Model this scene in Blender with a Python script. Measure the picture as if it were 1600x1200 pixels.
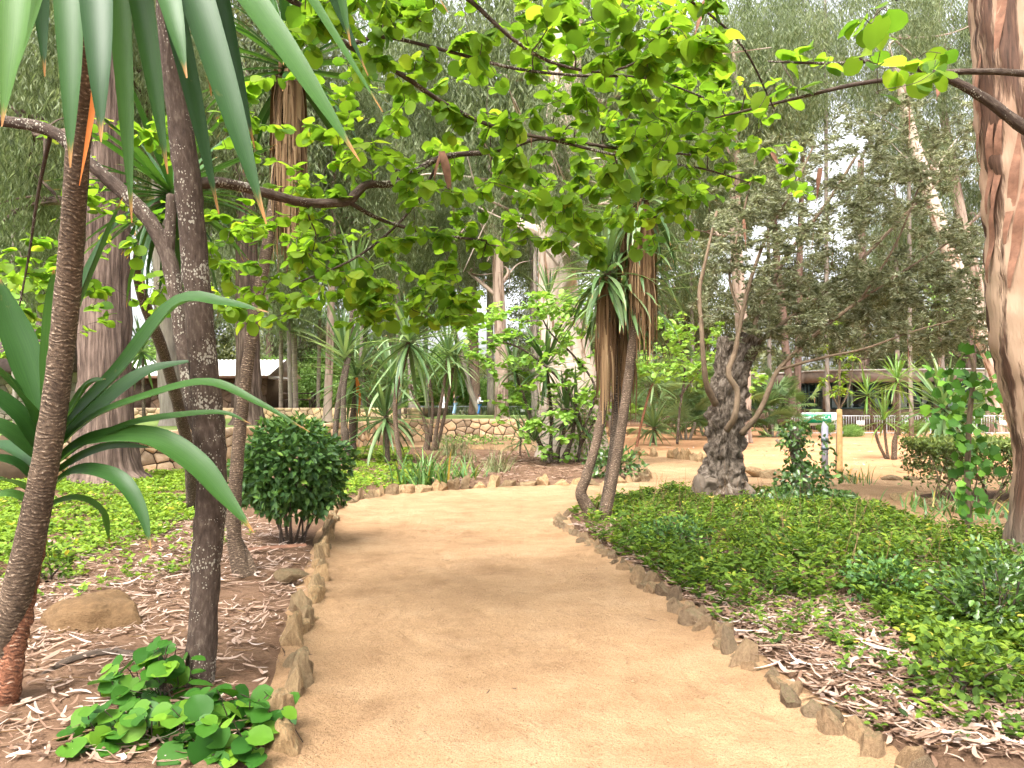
import bpy, bmesh, math, random
import numpy as np
from mathutils import Vector, Matrix, noise as mnoise

for o in list(bpy.data.objects): bpy.data.objects.remove(o, do_unlink=True)
SC = bpy.context.scene
COL = SC.collection
R = math.radians
rng = np.random.default_rng(7)
random.seed(7)

# ------------------------------------------------------------------ camera, sky, sun, exposure
F, HZ, CAMH = 1202.0, 635.0, 1.6          # focal length and eye line in pixels of a 1600 wide picture
cam_d = bpy.data.cameras.new('camera'); cam = bpy.data.objects.new('camera', cam_d); COL.objects.link(cam)
cam.location = (0, 0, CAMH); cam.rotation_euler = (R(90), 0, 0)
cam_d.sensor_width = 36; cam_d.lens = F / 1600 * 36
cam_d.shift_y = (HZ - 600) / 1600
cam_d.clip_start = 0.05; cam_d.clip_end = 3000
SC.camera = cam

SUN_EL, SUN_AZ = 60, 205                   # high sun behind thin cloud, behind the camera
world = bpy.data.worlds.new('World'); SC.world = world; world.use_nodes = True
wn = world.node_tree; wn.nodes.clear()
sky = wn.nodes.new('ShaderNodeTexSky'); sky.sky_type = 'NISHITA'; sky.sun_disc = False
sky.sun_elevation = R(SUN_EL); sky.sun_rotation = R(SUN_AZ)
sky.air_density = 1.0; sky.dust_density = 6.0; sky.ozone_density = 0.6
hs = wn.nodes.new('ShaderNodeHueSaturation'); hs.inputs['Saturation'].default_value = 0.18
bg = wn.nodes.new('ShaderNodeBackground'); bg.inputs['Strength'].default_value = 0.14
wo = wn.nodes.new('ShaderNodeOutputWorld')
wn.links.new(sky.outputs[0], hs.inputs['Color']); wn.links.new(hs.outputs[0], bg.inputs['Color']); wn.links.new(bg.outputs[0], wo.inputs[0])
sun_d = bpy.data.lights.new('sun', 'SUN'); sun_d.energy = 1.5; sun_d.angle = R(30); sun_d.color = (1.0, 0.95, 0.86)
sun = bpy.data.objects.new('sun', sun_d); COL.objects.link(sun)
_d = Vector((math.sin(R(SUN_AZ)) * math.cos(R(SUN_EL)), math.cos(R(SUN_AZ)) * math.cos(R(SUN_EL)), math.sin(R(SUN_EL))))
sun.rotation_euler = _d.to_track_quat('Z', 'Y').to_euler(); sun.location = (0, 0, 40)
vs = SC.view_settings; vs.view_transform = 'Standard'; vs.look = 'None'; vs.gamma = 1.0; vs.use_curve_mapping = False
vs.exposure = 2.15
SC.cycles.use_adaptive_sampling = True; SC.cycles.adaptive_threshold = 0.04; SC.cycles.adaptive_min_samples = 16; SC.cycles.max_bounces = 6; SC.cycles.diffuse_bounces = 4; SC.cycles.transmission_bounces = 4; SC.cycles.glossy_bounces = 2; SC.cycles.transparent_max_bounces = 4
SC.cycles.use_denoising = True

# ------------------------------------------------------------------ helpers
def P(px, py, Y): return np.array(((px - 800) * Y / F, Y, CAMH + (HZ - py) * Y / F))
def G(px, py):
    Y = F * CAMH / (py - HZ); return ((px - 800) * Y / F, Y)
def G3(px, py, z=0.0):
    Y = F * (CAMH - z) / (py - HZ); return np.array(((px - 800) * Y / F, Y, z))

def link(o, parent=None):
    COL.objects.link(o)
    if parent is not None: o.parent = parent
    return o
def tag(o, label=None, cat=None, group=None, kind=None):
    if label: o['label'] = label
    if cat: o['category'] = cat
    if group: o['group'] = group
    if kind: o['kind'] = kind
    return o
def thing(name, loc, label, cat, group=None):
    o = bpy.data.objects.new(name, None); o.empty_display_size = 0.1
    o.location = [float(a) for a in loc]; link(o); tag(o, label, cat, group); return o

def make_mesh(name, V, faces, mats, uv=None, var=None, smooth=False, fmat=None):
    """faces: list of int arrays (n,3) or (n,4); uv: per vertex; var: per vertex"""
    me = bpy.data.meshes.new(name)
    V = np.asarray(V, dtype=np.float32)
    faces = [np.asarray(f, dtype=np.int32) for f in faces if len(f)]
    loops = np.concatenate([f.ravel() for f in faces])
    tot = np.concatenate([np.full(len(f), f.shape[1], np.int32) for f in faces])
    start = np.concatenate(([0], np.cumsum(tot)[:-1])).astype(np.int32)
    me.vertices.add(len(V)); me.vertices.foreach_set('co', V.ravel())
    me.loops.add(len(loops)); me.loops.foreach_set('vertex_index', loops)
    me.polygons.add(len(tot)); me.polygons.foreach_set('loop_start', start); me.polygons.foreach_set('loop_total', tot)
    if smooth: me.polygons.foreach_set('use_smooth', np.ones(len(tot), dtype=bool))
    if fmat is not None: me.polygons.foreach_set('material_index', np.asarray(fmat, dtype=np.int32))
    if uv is not None:
        l = me.uv_layers.new(name='UVMap'); l.data.foreach_set('uv', np.asarray(uv, dtype=np.float32)[loops].ravel())
    if var is not None:
        a = me.attributes.new('var', 'FLOAT', 'POINT'); a.data.foreach_set('value', np.asarray(var, dtype=np.float32))
    for m in (mats if isinstance(mats, (list, tuple)) else [mats]): me.materials.append(m)
    me.update(calc_edges=True)
    return me
def mobj(name, me, parent=None, loc=None, rot=None, scale=None):
    o = bpy.data.objects.new(name, me); link(o, parent)
    if loc is not None:
        l = np.asarray(loc, float)
        if parent is not None:
            p = parent
            while p is not None: l = l - np.array(p.location); p = p.parent
        o.location = [float(a) for a in l]
    if rot is not None: o.rotation_euler = rot
    if scale is not None: o.scale = scale if hasattr(scale, '__len__') else (scale,) * 3
    return o
def org(parent):
    l = np.zeros(3); p = parent
    while p is not None: l = l + np.array(p.location); p = p.parent
    return l

class MB:
    def __init__(s): s.V, s.Q, s.T, s.U, s.W, s.n = [], [], [], [], [], 0
    def add(s, V, quads=None, tris=None, uv=None, var=0.5):
        V = np.asarray(V, float); k = len(V)
        s.V.append(V)
        if quads is not None and len(quads): s.Q.append(np.asarray(quads, int) + s.n)
        if tris is not None and len(tris): s.T.append(np.asarray(tris, int) + s.n)
        s.U.append(np.asarray(uv, float) if uv is not None else V[:, [0, 2]])
        s.W.append(np.full(k, var) if np.isscalar(var) else np.asarray(var, float))
        s.n += k; return s
    def box(s, a, b, var=0.5):
        x0, y0, z0 = a; x1, y1, z1 = b
        V = [(x0,y0,z0),(x1,y0,z0),(x1,y1,z0),(x0,y1,z0),(x0,y0,z1),(x1,y0,z1),(x1,y1,z1),(x0,y1,z1)]
        return s.add(V, [(0,3,2,1),(4,5,6,7),(0,1,5,4),(1,2,6,5),(2,3,7,6),(3,0,4,7)], var=var)
    def obox(s, c, ax, half, var=0.5):
        c = np.asarray(c, float); ax = [np.asarray(a, float) for a in ax]
        V = [c + ax[0]*half[0]*i + ax[1]*half[1]*j + ax[2]*half[2]*k for k in (-1,1) for i,j in ((-1,-1),(1,-1),(1,1),(-1,1))]
        return s.add(V, [(0,3,2,1),(4,5,6,7),(0,1,5,4),(1,2,6,5),(2,3,7,6),(3,0,4,7)], var=var)
    def mesh(s, name, mats, origin=None, smooth=False):
        V = np.concatenate(s.V)
        if origin is not None: V = V - np.asarray(origin, float)
        fs = []
        if s.Q: fs.append(np.concatenate(s.Q))
        if s.T: fs.append(np.concatenate(s.T))
        return make_mesh(name, V, fs, mats, np.concatenate(s.U), np.concatenate(s.W), smooth)
    def build(s, name, mats, parent=None, smooth=False, origin=None):
        if origin is None: origin = org(parent)
        me = s.mesh(name, mats, origin, smooth)
        return mobj(name, me, parent, loc=origin if parent is None else None) if parent is None else _child(name, me, parent, origin)
def _child(name, me, parent, origin): return mobj(name, me, parent, loc=origin)

def norm(a): return a / (np.linalg.norm(a, axis=-1, keepdims=True) + 1e-9)
def spline(pts, k=5):
    """Catmull-Rom through rows of any width"""
    p = np.asarray(pts, float)
    if len(p) < 3:
        t = np.linspace(0, 1, k + 1)[:, None]; return p[0] * (1 - t) + p[-1] * t
    q = np.vstack([2 * p[0] - p[1], p, 2 * p[-1] - p[-2]]); out = []
    for i in range(1, len(q) - 2):
        a, b, c, d = q[i-1], q[i], q[i+1], q[i+2]
        for t in np.arange(k) / k:
            out.append(0.5 * ((2*b) + (-a+c)*t + (2*a-5*b+4*c-d)*t*t + (-a+3*b-3*c+d)*t**3))
    out.append(p[-1]); return np.array(out)

def tube(mb, pts, rad, seg=8, rough=0.0, cap=True, freq=3.0, flute=0.0, nflute=7, seed=0, var=0.5, ring=0.0):
    pts = np.asarray(pts, float); n = len(pts); rad = np.broadcast_to(np.asarray(rad, float), (n,)).copy()
    tan = norm(np.gradient(pts, axis=0))
    ref = np.array((1.0, 0, 0)) if abs(tan[0][0]) < 0.8 else np.array((0, 1.0, 0))
    u = norm(ref - tan[0] * np.dot(ref, tan[0])); U = []
    for i in range(n):
        u = norm(u - tan[i] * np.dot(u, tan[i])); U.append(u)
    U = np.array(U); W = np.cross(tan, U)
    L = np.concatenate(([0], np.cumsum(np.linalg.norm(np.diff(pts, axis=0), axis=1))))
    th = np.arange(seg + 1) / seg * 2 * np.pi
    rr = rad[:, None] * np.ones(seg + 1)[None]
    if rough or flute:
        for i in range(n):
            for j in range(seg):
                p = (math.cos(th[j]) * freq * 0.5 + seed * 7.1, math.sin(th[j]) * freq * 0.5, L[i] * freq * 0.28 / max(0.05, rad.mean()) + seed)
                rr[i, j] *= 1 + rough * mnoise.fractal(p, 0.6, 2.0, 3)
        if flute: rr *= 1 + flute * (np.abs(np.sin(th[None] * nflute / 2 + 0.6 * np.sin(L[:, None] * 0.7 + seed))) - 0.5)
        rr[:, -1] = rr[:, 0]
    if ring:
        rr *= 1 + ring * (np.random.default_rng(seed).random(n)[:, None] - 0.5)
    V = pts[:, None] + rr[..., None] * (np.cos(th)[None, :, None] * U[:, None] + np.sin(th)[None, :, None] * W[:, None])
    k = seg + 1
    ii, jj = np.meshgrid(np.arange(n - 1), np.arange(seg), indexing='ij')
    q = np.stack([ii*k+jj, ii*k+jj+1, (ii+1)*k+jj+1, (ii+1)*k+jj], -1).reshape(-1, 4)
    uv = np.stack([np.broadcast_to(th[None] / (2*np.pi) * 2*np.pi*rad.mean(), (n, k)), np.broadcast_to(L[:, None], (n, k))], -1).reshape(-1, 2)
    tris = None; V = V.reshape(-1, 3)
    if cap:
        c = len(V); V = np.vstack([V, pts[-1] + tan[-1] * rad[-1] * 0.3, pts[0]])
        uv = np.vstack([uv, [0, L[-1]], [0, 0]])
        tris = [((n-1)*k+j, (n-1)*k+j+1, c) for j in range(seg)] + [(j+1, j, c+1) for j in range(seg)]
    return mb.add(V, q, tris, uv, var)

def pxpath(spec, k=5, rf=1.0):
    """rows (px, py, Y, radius_px) -> points and radii in metres"""
    s = spline(spec, k)
    pts = np.array([P(a, b, c) for a, b, c, _ in s]); return pts, s[:, 3] * s[:, 2] / F * rf

# leaf templates: columns along, across, up
T_DIA = (np.array([(0,0,0),(.45,.5,.10),(1,0,0),(.45,-.5,.10)], float), [], [(0,1,2),(0,2,3)])
T_OVA = (np.array([(0,0,0),(.28,.46,.10),(.66,.40,.08),(1,0,-.04),(.66,-.40,.08),(.28,-.46,.10)], float), [(0,1,2,3),(0,3,4,5)], [])
T_SIC = (np.array([(0,0,0),(.3,.5,.0),(.34,-.5,.06),(.7,.3,.16),(.72,-.5,.2),(1,-.25,.34)], float), [(1,3,4,2)], [(0,1,2),(3,5,4)])
def _heart(n=10):
    v = [(0.10, 0, 0)]
    for i in range(n):
        a = -math.pi + (i + 0.5) / n * 2 * math.pi
        r = 0.5 * (1 + 0.06 * math.cos(a))
        x = 0.5 + r * math.cos(a); y = 0.54 * math.sin(a) * 1.02
        if abs(a) > 2.5: x -= 0.07
        v.append((x, y, 0.10 * abs(y) * 2 - 0.08 * x * x))
    v.append((1.06, 0, -0.1))
    h = 1 + n // 2
    order = list(range(1, h)) + [n + 1] + list(range(h, n + 1))
    v[0] = (0.12, 0, 0.0); v.append((0.55, 0, -0.02)); c = n + 2
    loop = [0] + order
    tr = [(c, loop[i], loop[(i + 1) % len(loop)]) for i in range(len(loop))]
    return (np.array(v, float), [], tr)
T_HEART = _heart(10)
T_HEART6 = _heart(6)
def _bend(t, fold, tip, curl=0.0):
    v = t[0].copy(); v[:, 2] = v[:, 2] * fold - tip * v[:, 0] ** 2 + curl * v[:, 1] * v[:, 0]; return (v, t[1], t[2])
HEARTS = [T_HEART, _bend(T_HEART, 2.4, .10, .15), _bend(T_HEART, .3, .28, -.2), _bend(T_HEART, -.8, .15, .3)]
def _litter(curl, lift, k=4):
    v = []
    for i in range(k + 1):
        t = i / k; w = 0.5 * math.sin(math.pi * (0.08 + 0.86 * t)) ** 0.7
        bx = t; by = curl * (t * (1 - t)) * 4; bz = lift * (t - .5) ** 2 * 4
        v += [(bx, by * 1.0, bz)] * 0 + [(bx, by, bz, w)]
    V, q = [], []
    for x, y, z, w in v: V += [(x, y, z, w), (x, y, z, -w)]
    for i in range(k): q.append((2*i, 2*i+2, 2*i+3, 2*i+1))
    return np.array(V, float), q

def scatter(mb, tmpl, pos, d, nrm, size, width, var, uvs=None):
    """place a leaf template at every pos: d along, nrm up"""
    tv, tq, tt = tmpl; N, k = len(pos), len(tv)
    d = norm(np.asarray(d, float)); s = norm(np.cross(nrm, d)); n = np.cross(d, s)
    size = np.broadcast_to(size, (N,)); width = np.broadcast_to(width, (N,))
    V = pos[:, None] + size[:, None, None] * (tv[None, :, 0:1] * d[:, None] + tv[None, :, 2:3] * n[:, None]) \
        + (width[:, None, None] * tv[None, :, 1:2]) * s[:, None]
    off = (np.arange(N) * k)[:, None, None]
    q = (np.asarray(tq)[None] + off).reshape(-1, 4) if len(tq) else None
    t = (np.asarray(tt)[None] + off).reshape(-1, 3) if len(tt) else None
    uv = np.broadcast_to(tv[None, :, [1, 0]], (N, k, 2)).reshape(-1, 2)
    return mb.add(V.reshape(-1, 3), q, t, uv, np.repeat(np.broadcast_to(var, (N,)), k))
def rdir(n, z0=-1.0, z1=1.0):
    z = rng.uniform(z0, z1, n); a = rng.uniform(0, 2*np.pi, n); r = np.sqrt(np.maximum(0, 1 - z*z))
    return np.stack([r*np.cos(a), r*np.sin(a), z], -1)

def inpoly(p, poly):
    p = np.asarray(p, float); poly = np.asarray(poly, float); x, y = p[:, 0], p[:, 1]
    c = np.zeros(len(p), bool); n = len(poly); j = n - 1
    for i in range(n):
        xi, yi = poly[i]; xj, yj = poly[j]
        m = ((yi > y) != (yj > y)) & (x < (xj - xi) * (y - yi) / (yj - yi + 1e-12) + xi); c ^= m; j = i
    return c
def distpoly(p, poly, closed=True):
    p = np.asarray(p, float)[:, :2]; poly = np.asarray(poly, float); best = np.full(len(p), 1e9)
    n = len(poly)
    for i in range(n if closed else n - 1):
        a, b = poly[i], poly[(i + 1) % n]; ab = b - a
        t = np.clip(((p - a) @ ab) / (ab @ ab + 1e-12), 0, 1)
        best = np.minimum(best, np.linalg.norm(p - (a + t[:, None] * ab), axis=1))
    return best

# ------------------------------------------------------------------ materials
class NT:
    def __init__(s, name):
        s.m = bpy.data.materials.new(name); s.m.use_nodes = True; s.t = s.m.node_tree
        s.b = s.t.nodes['Principled BSDF']; s.o = s.t.nodes['Material Output']
    def n(s, typ, **kw):
        x = s.t.nodes.new('ShaderNode' + typ)
        for k, v in kw.items():
            if k in x.inputs: 
                if hasattr(v, 'node'): s.t.links.new(v, x.inputs[k])
                else: x.inputs[k].default_value = v
            else: setattr(x, k, v)
        return x
    def l(s, a, b): s.t.links.new(a, b)
    def ramp(s, fac, stops):
        r = s.t.nodes.new('ShaderNodeValToRGB'); e = r.color_ramp.elements
        while len(e) < len(stops): e.new(0.5)
        for el, (p, c) in zip(e, stops): el.position = p; el.color = (*c, 1) if len(c) == 3 else c
        s.l(fac, r.inputs[0]); return r.outputs[0]
    def mix(s, fac, a, b, typ='MIX'):
        x = s.t.nodes.new('ShaderNodeMix'); x.data_type = 'RGBA'; x.blend_type = typ
        for i, v in ((0, fac), (6, a), (7, b)):
            if hasattr(v, 'node'): s.l(v, x.inputs[i])
            else: x.inputs[i].default_value = v if not isinstance(v, tuple) else (*v, 1)[:4]
        return x.outputs[2]
    def noise(s, vec, scale, detail=4, rough=0.6, dim='3D'):
        x = s.t.nodes.new('ShaderNodeTexNoise'); x.inputs['Scale'].default_value = scale; x.inputs['Detail'].default_value = detail
        x.inputs['Roughness'].default_value = rough
        if vec is not None: s.l(vec, x.inputs['Vector'])
        return x.outputs[0]
    def coord(s, which='Object'):
        return s.t.nodes.new('ShaderNodeTexCoord').outputs[which]
    def mapv(s, vec, scale, loc=(0,0,0)):
        x = s.t.nodes.new('ShaderNodeMapping'); x.inputs['Scale'].default_value = scale; x.inputs['Location'].default_value = loc
        s.l(vec, x.inputs[0]); return x.outputs[0]
    def bump(s, h, strength=0.5, dist=0.02):
        x = s.t.nodes.new('ShaderNodeBump'); x.inputs['Strength'].default_value = strength; x.inputs['Distance'].default_value = dist
        s.l(h, x.inputs['Height']); s.l(x.outputs[0], s.b.inputs['Normal']); return x
    def base(s, c, rough=0.8, spec=0.3, metal=0.0):
        if hasattr(c, 'node'): s.l(c, s.b.inputs['Base Color'])
        else: s.b.inputs['Base Color'].default_value = (*c, 1)
        if hasattr(rough, 'node'): s.l(rough, s.b.inputs['Roughness'])
        else: s.b.inputs['Roughness'].default_value = rough
        s.b.inputs['Specular IOR Level'].default_value = spec; s.b.inputs['Metallic'].default_value = metal
        return s.m
    def math(s, op, a, b=0.0):
        x = s.t.nodes.new('ShaderNodeMath'); x.operation = op
        for i, v in ((0, a), (1, b)):
            if hasattr(v, 'node'): s.l(v, x.inputs[i])
            else: x.inputs[i].default_value = v
        return x.outputs[0]

def leaf_mat(name, stops, src='attr', trans=0.4, rough=0.42, spec=0.4, tip=None, gain=1.5, warm=(1.05, 1.0, 0.55)):
    t = NT(name)
    if src == 'attr': fac = t.n('Attribute', attribute_name='var').outputs['Fac']
    else: fac = t.n('ObjectInfo').outputs['Random']
    c = t.ramp(fac, stops)
    uv = t.coord('UV')
    if tip:
        sx = t.n('SeparateXYZ', Vector=uv)
        st = t.noise(t.mapv(uv, (55, 1.5, 1)), 1.0, 2)
        c = t.mix(0.35, c, t.ramp(st, [(0.35, (.35, .45, .35)), (0.65, (1.5, 1.4, 1.2))]), 'MULTIPLY')
        wob = t.math('ADD', sx.outputs[1], t.math('MULTIPLY', t.math('SUBTRACT', t.noise(t.mapv(uv, (8, 9, 1)), 1, 3), 0.5), 0.10))
        c = t.mix(t.ramp(wob, [(0.93, (0, 0, 0)), (0.97, (1, 1, 1))]), c, tip)
        ob = t.coord('Object')
        bl = t.ramp(t.noise(ob, 14, 3, 0.6), [(0.70, (0, 0, 0)), (0.78, (1, 1, 1))])
        c = t.mix(t.math('MULTIPLY', bl, 0.35), c, (0.16, 0.13, 0.04))
    t.base(c, rough, spec)
    tr = t.n('BsdfTranslucent'); t.l(t.mix(1.0, c, tuple(gain * w for w in warm), 'MULTIPLY'), tr.inputs['Color'])
    mx = t.n('MixShader'); mx.inputs[0].default_value = trans
    t.l(t.b.outputs[0], mx.inputs[1]); t.l(tr.outputs[0], mx.inputs[2]); t.l(mx.outputs[0], t.o.inputs[0])
    return t.m

def plain(name, c, rough=0.7, spec=0.3, metal=0.0, vary=0.15, scale=6.0, bump=0.0):
    t = NT(name); nz = t.noise(t.coord('Object'), scale, 5)
    col = t.mix(1.0, c, t.ramp(nz, [(0.3, (1 - vary,) * 3), (0.7, (1 + vary,) * 3)]), 'MULTIPLY')
    if bump: t.bump(nz, bump, 0.02)
    return t.base(col, rough, spec, metal)

M = {}
# leaves
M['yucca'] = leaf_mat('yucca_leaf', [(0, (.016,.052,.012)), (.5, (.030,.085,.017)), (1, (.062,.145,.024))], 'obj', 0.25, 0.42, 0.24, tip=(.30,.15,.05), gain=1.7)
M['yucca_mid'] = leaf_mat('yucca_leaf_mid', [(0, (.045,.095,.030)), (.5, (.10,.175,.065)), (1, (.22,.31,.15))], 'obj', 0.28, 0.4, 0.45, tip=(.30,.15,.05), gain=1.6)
M['yucca_light'] = leaf_mat('yucca_leaf_light', [(0, (.08,.17,.03)), (1, (.15,.26,.05))], 'obj', 0.3, 0.4, 0.5, tip=(.30,.15,.05))
M['deadleaf'] = leaf_mat('dead_leaf', [(0, (0.0800,0.0440,0.0224)), (.5, (0.1600,0.0920,0.0440)), (1, (0.2880,0.1920,0.1040))], 'attr', 0.12, 0.8, 0.15)
M['orangeleaf'] = leaf_mat('withered_leaf', [(0, (.45,.13,.03)), (1, (.5,.2,.04))], 'obj', 0.3, 0.7, 0.2)
JUD = [(0, (.050,.115,.012)), (.4, (.100,.185,.018)), (.85, (.150,.25,.024)), (1, (.22,.29,.03))]
M['judas'] = leaf_mat('judas_leaf', JUD, 'attr', 0.55, 0.55, 0.15, gain=2.1)
M['judas_o'] = leaf_mat('judas_leaf_single', JUD, 'obj', 0.55, 0.55, 0.15, gain=2.1)
M['sap_o'] = leaf_mat('seedling_leaf', [(0, (.018,.075,.007)), (.6, (.042,.125,.011)), (1, (.13,.25,.018))], 'obj', 0.3, 0.5, 0.2)
M['judas_far'] = leaf_mat('judas_leaf_far', [(0, (0.1275,0.2550,0.0425)), (.5, (0.2040,0.3570,0.0595)), (1, (0.3060,0.4590,0.1105))], 'attr', 0.4, 0.5, 0.3, gain=1.5)
M['olive'] = leaf_mat('olive_leaf', [(0, (0.0738,0.0820,0.0369)), (.5, (0.1968,0.2132,0.1148)), (1, (0.4264,0.4428,0.3280))], 'attr', 0.42, 0.45, 0.4, warm=(1, 1, .8))
M['euc'] = leaf_mat('eucalyptus_leaf', [(0, (0.0720,0.1008,0.0396)), (.5, (0.1584,0.2016,0.0900)), (1, (0.3024,0.3384,0.1944))], 'attr', 0.5, 0.5, 0.4, warm=(1, 1, .75))
M['conifer'] = leaf_mat('dark_evergreen_leaf', [(0, (0.0562,0.0675,0.0315)), (.6, (0.1275,0.1425,0.0713)), (1, (0.2550,0.2625,0.1575))], 'attr', 0.45, 0.6, 0.3)
M['bush'] = leaf_mat('bush_leaf', [(0, (.08,.16,.04)), (.5, (.17,.29,.07)), (1, (.32,.46,.14))], 'attr', 0.35, 0.5, 0.3)
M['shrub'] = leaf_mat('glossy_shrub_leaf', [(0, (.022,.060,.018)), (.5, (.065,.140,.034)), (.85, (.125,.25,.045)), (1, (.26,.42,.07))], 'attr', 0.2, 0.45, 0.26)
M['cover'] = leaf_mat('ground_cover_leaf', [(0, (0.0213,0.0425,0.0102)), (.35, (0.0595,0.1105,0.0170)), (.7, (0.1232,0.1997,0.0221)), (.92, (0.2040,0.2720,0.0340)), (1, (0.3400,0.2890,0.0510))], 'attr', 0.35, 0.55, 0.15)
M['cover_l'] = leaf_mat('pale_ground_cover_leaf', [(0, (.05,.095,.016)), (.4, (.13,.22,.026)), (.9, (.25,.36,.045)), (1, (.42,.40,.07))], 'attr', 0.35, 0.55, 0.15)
M['ivy'] = leaf_mat('ivy_leaf', [(0, (.03,.09,.012)), (.6, (.065,.17,.02)), (1, (.14,.29,.03))], 'obj', 0.25, 0.5, 0.2)
M['ivy_a'] = leaf_mat('ivy_leaf_mass', [(0, (.025,.06,.012)), (.6, (.06,.12,.022)), (1, (.14,.25,.05))], 'attr', 0.2, 0.35, 0.5)
M['palm'] = leaf_mat('palm_leaf', [(0, (.10,.18,.06)), (1, (.24,.34,.14))], 'obj', 0.3, 0.4, 0.45, warm=(1,1,.7))
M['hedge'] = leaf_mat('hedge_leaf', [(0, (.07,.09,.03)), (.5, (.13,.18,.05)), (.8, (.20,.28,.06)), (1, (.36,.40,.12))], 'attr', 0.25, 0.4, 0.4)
M['litter'] = leaf_mat('dry_fallen_leaf', [(0, (0.0820,0.0451,0.0262)), (.3, (0.1804,0.1066,0.0697)), (.6, (0.3116,0.2132,0.1558)), (.85, (0.3854,0.2870,0.2337)), (1, (0.4756,0.3936,0.3444))], 'attr', 0.12, 0.7, 0.25, warm=(1, .85, .7))
M['grassblade'] = leaf_mat('strap_leaf', [(0, (.05,.12,.03)), (.7, (.10,.20,.05)), (.85, (.16,.26,.06)), (1, (.50,.30,.05))], 'attr', 0.25, 0.4, 0.45)
M['drygrass'] = leaf_mat('dry_tuft_leaf', [(0, (.09,.12,.05)), (1, (.24,.25,.12))], 'attr', 0.2, 0.6, 0.3)

def bark_yucca(name, a, b, dark):
    t = NT(name); uv = t.coord('UV'); ob = t.coord('Object')
    wob = t.math('ADD', t.math('MULTIPLY', t.noise(ob, 6, 3), .09), t.math('MULTIPLY', t.noise(ob, 22, 3), .03))
    sp = t.n('SeparateXYZ', Vector=uv); v = t.math('ADD', sp.outputs[1], wob)
    ringf = t.math('SINE', t.math('MULTIPLY', v, 300.0)); ring = t.math('ADD', t.math('MULTIPLY', ringf, .5), .5)
    cv = t.n('CombineXYZ'); t.l(sp.outputs[0], cv.inputs[0]); t.l(v, cv.inputs[1])
    dash = t.noise(t.mapv(cv.outputs[0], (34, 95, 1)), 1.0, 3, .6); fine = t.noise(ob, 70, 4, .7); big = t.noise(ob, 3.5, 4)
    h = t.math('ADD', t.math('MULTIPLY', dash, .55), t.math('ADD', t.math('MULTIPLY', ring, .09), t.math('MULTIPLY', fine, .34)))
    c = t.ramp(h, [(.36, dark), (.48, b), (.56, a), (.66, (.50, .39, .29))])
    c = t.mix(.8, c, t.ramp(big, [(.3, (.6, .6, .6)), (.7, (1.3, 1.3, 1.3))]), 'MULTIPLY')
    t.bump(h, 1.0, 0.016)
    return t.base(c, 0.88, 0.2)
M['bark_yucca'] = bark_yucca('yucca_bark', (0.1440,0.0994,0.0677), (0.0900,0.0612,0.0410), (0.0468,0.0324,0.0230))
M['bark_yucca_grey'] = bark_yucca('grey_yucca_bark', (0.1200,0.0920,0.0680), (0.0800,0.0600,0.0440), (0.0440,0.0320,0.0240))
M['bark_yucca_red'] = bark_yucca('red_yucca_bark', (.26,.11,.06), (.16,.065,.035), (.06,.03,.02))

def bark(name, stops, su=18, sv=3, bump=0.8, dist=0.02, spots=None, spotamt=0.62, spotsc=45, rough=0.9):
    t = NT(name); uv = t.coord('UV'); ob = t.coord('Object')
    n1 = t.noise(t.mapv(uv, (su, sv, 1)), 1.0, 6, 0.65); n2 = t.noise(ob, 1.7, 3)
    h = t.math('ADD', t.math('MULTIPLY', n1, 0.8), t.math('MULTIPLY', n2, 0.2))
    c = t.ramp(h, stops)
    if spots:
        v = t.n('TexVoronoi'); v.inputs['Scale'].default_value = spotsc; t.l(t.mapv(ob, (1, 1, .75)), v.inputs['Vector'])
        thr = t.math('MULTIPLY', t.ramp(t.noise(ob, 5, 3), [(.36, (0, 0, 0)), (.62, (1, 1, 1))]), spotamt)
        k = t.math('LESS_THAN', t.math('ADD', v.outputs['Distance'], t.math('MULTIPLY', t.noise(ob, 120, 2), 0.25)), thr)
        c = t.mix(k, c, spots)
    t.bump(n1, bump, dist)
    return t.base(c, rough, 0.2)
M['bark_judas'] = bark('lichen_bark', [(.3, (0.0216,0.0144,0.0108)), (.52, (0.0612,0.0418,0.0310)), (.75, (0.1584,0.1260,0.1008))], 45, 14, 1.0, .012, spots=(0.2448,0.2232,0.1800), spotamt=0.60, spotsc=75)
M['twig'] = bark('twig_bark', [(.3, (.035,.026,.02)), (.7, (.11,.08,.06))], 30, 10, .4, .004)
M['bark_cedar'] = bark('stringy_bark', [(.34, (0.0240,0.0160,0.0128)), (.48, (0.1000,0.0680,0.0520)), (.62, (0.2080,0.1480,0.1160)), (.75, (0.2880,0.2160,0.1760))], 15, 1.1, 1.0, .09)
M['bark_olive'] = bark('gnarled_bark', [(.36, (0.0300,0.0225,0.0165)), (.50, (0.1350,0.1050,0.0788)), (.66, (0.3150,0.2625,0.2100))], 20, 9, 1.0, .08)
M['bark_branch'] = bark('olive_branch_bark', [(.3, (0.0850,0.0595,0.0382)), (.75, (0.2380,0.1700,0.1105))], 24, 8, .5, .006)
M['bark_pine'] = bark('pine_bark', [(.3, (.07,.045,.035)), (.75, (.27,.18,.14))], 8, 2, .9, .03)
M['bark_grey'] = bark('grey_bark', [(.3, (.12,.10,.085)), (.75, (.34,.29,.24))], 9, 1.5, .8, .03)
M['bark_palm'] = bark('palm_bark', [(.35, (.16,.13,.10)), (.7, (.38,.32,.25))], 2, 14, .7, .02)
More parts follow.
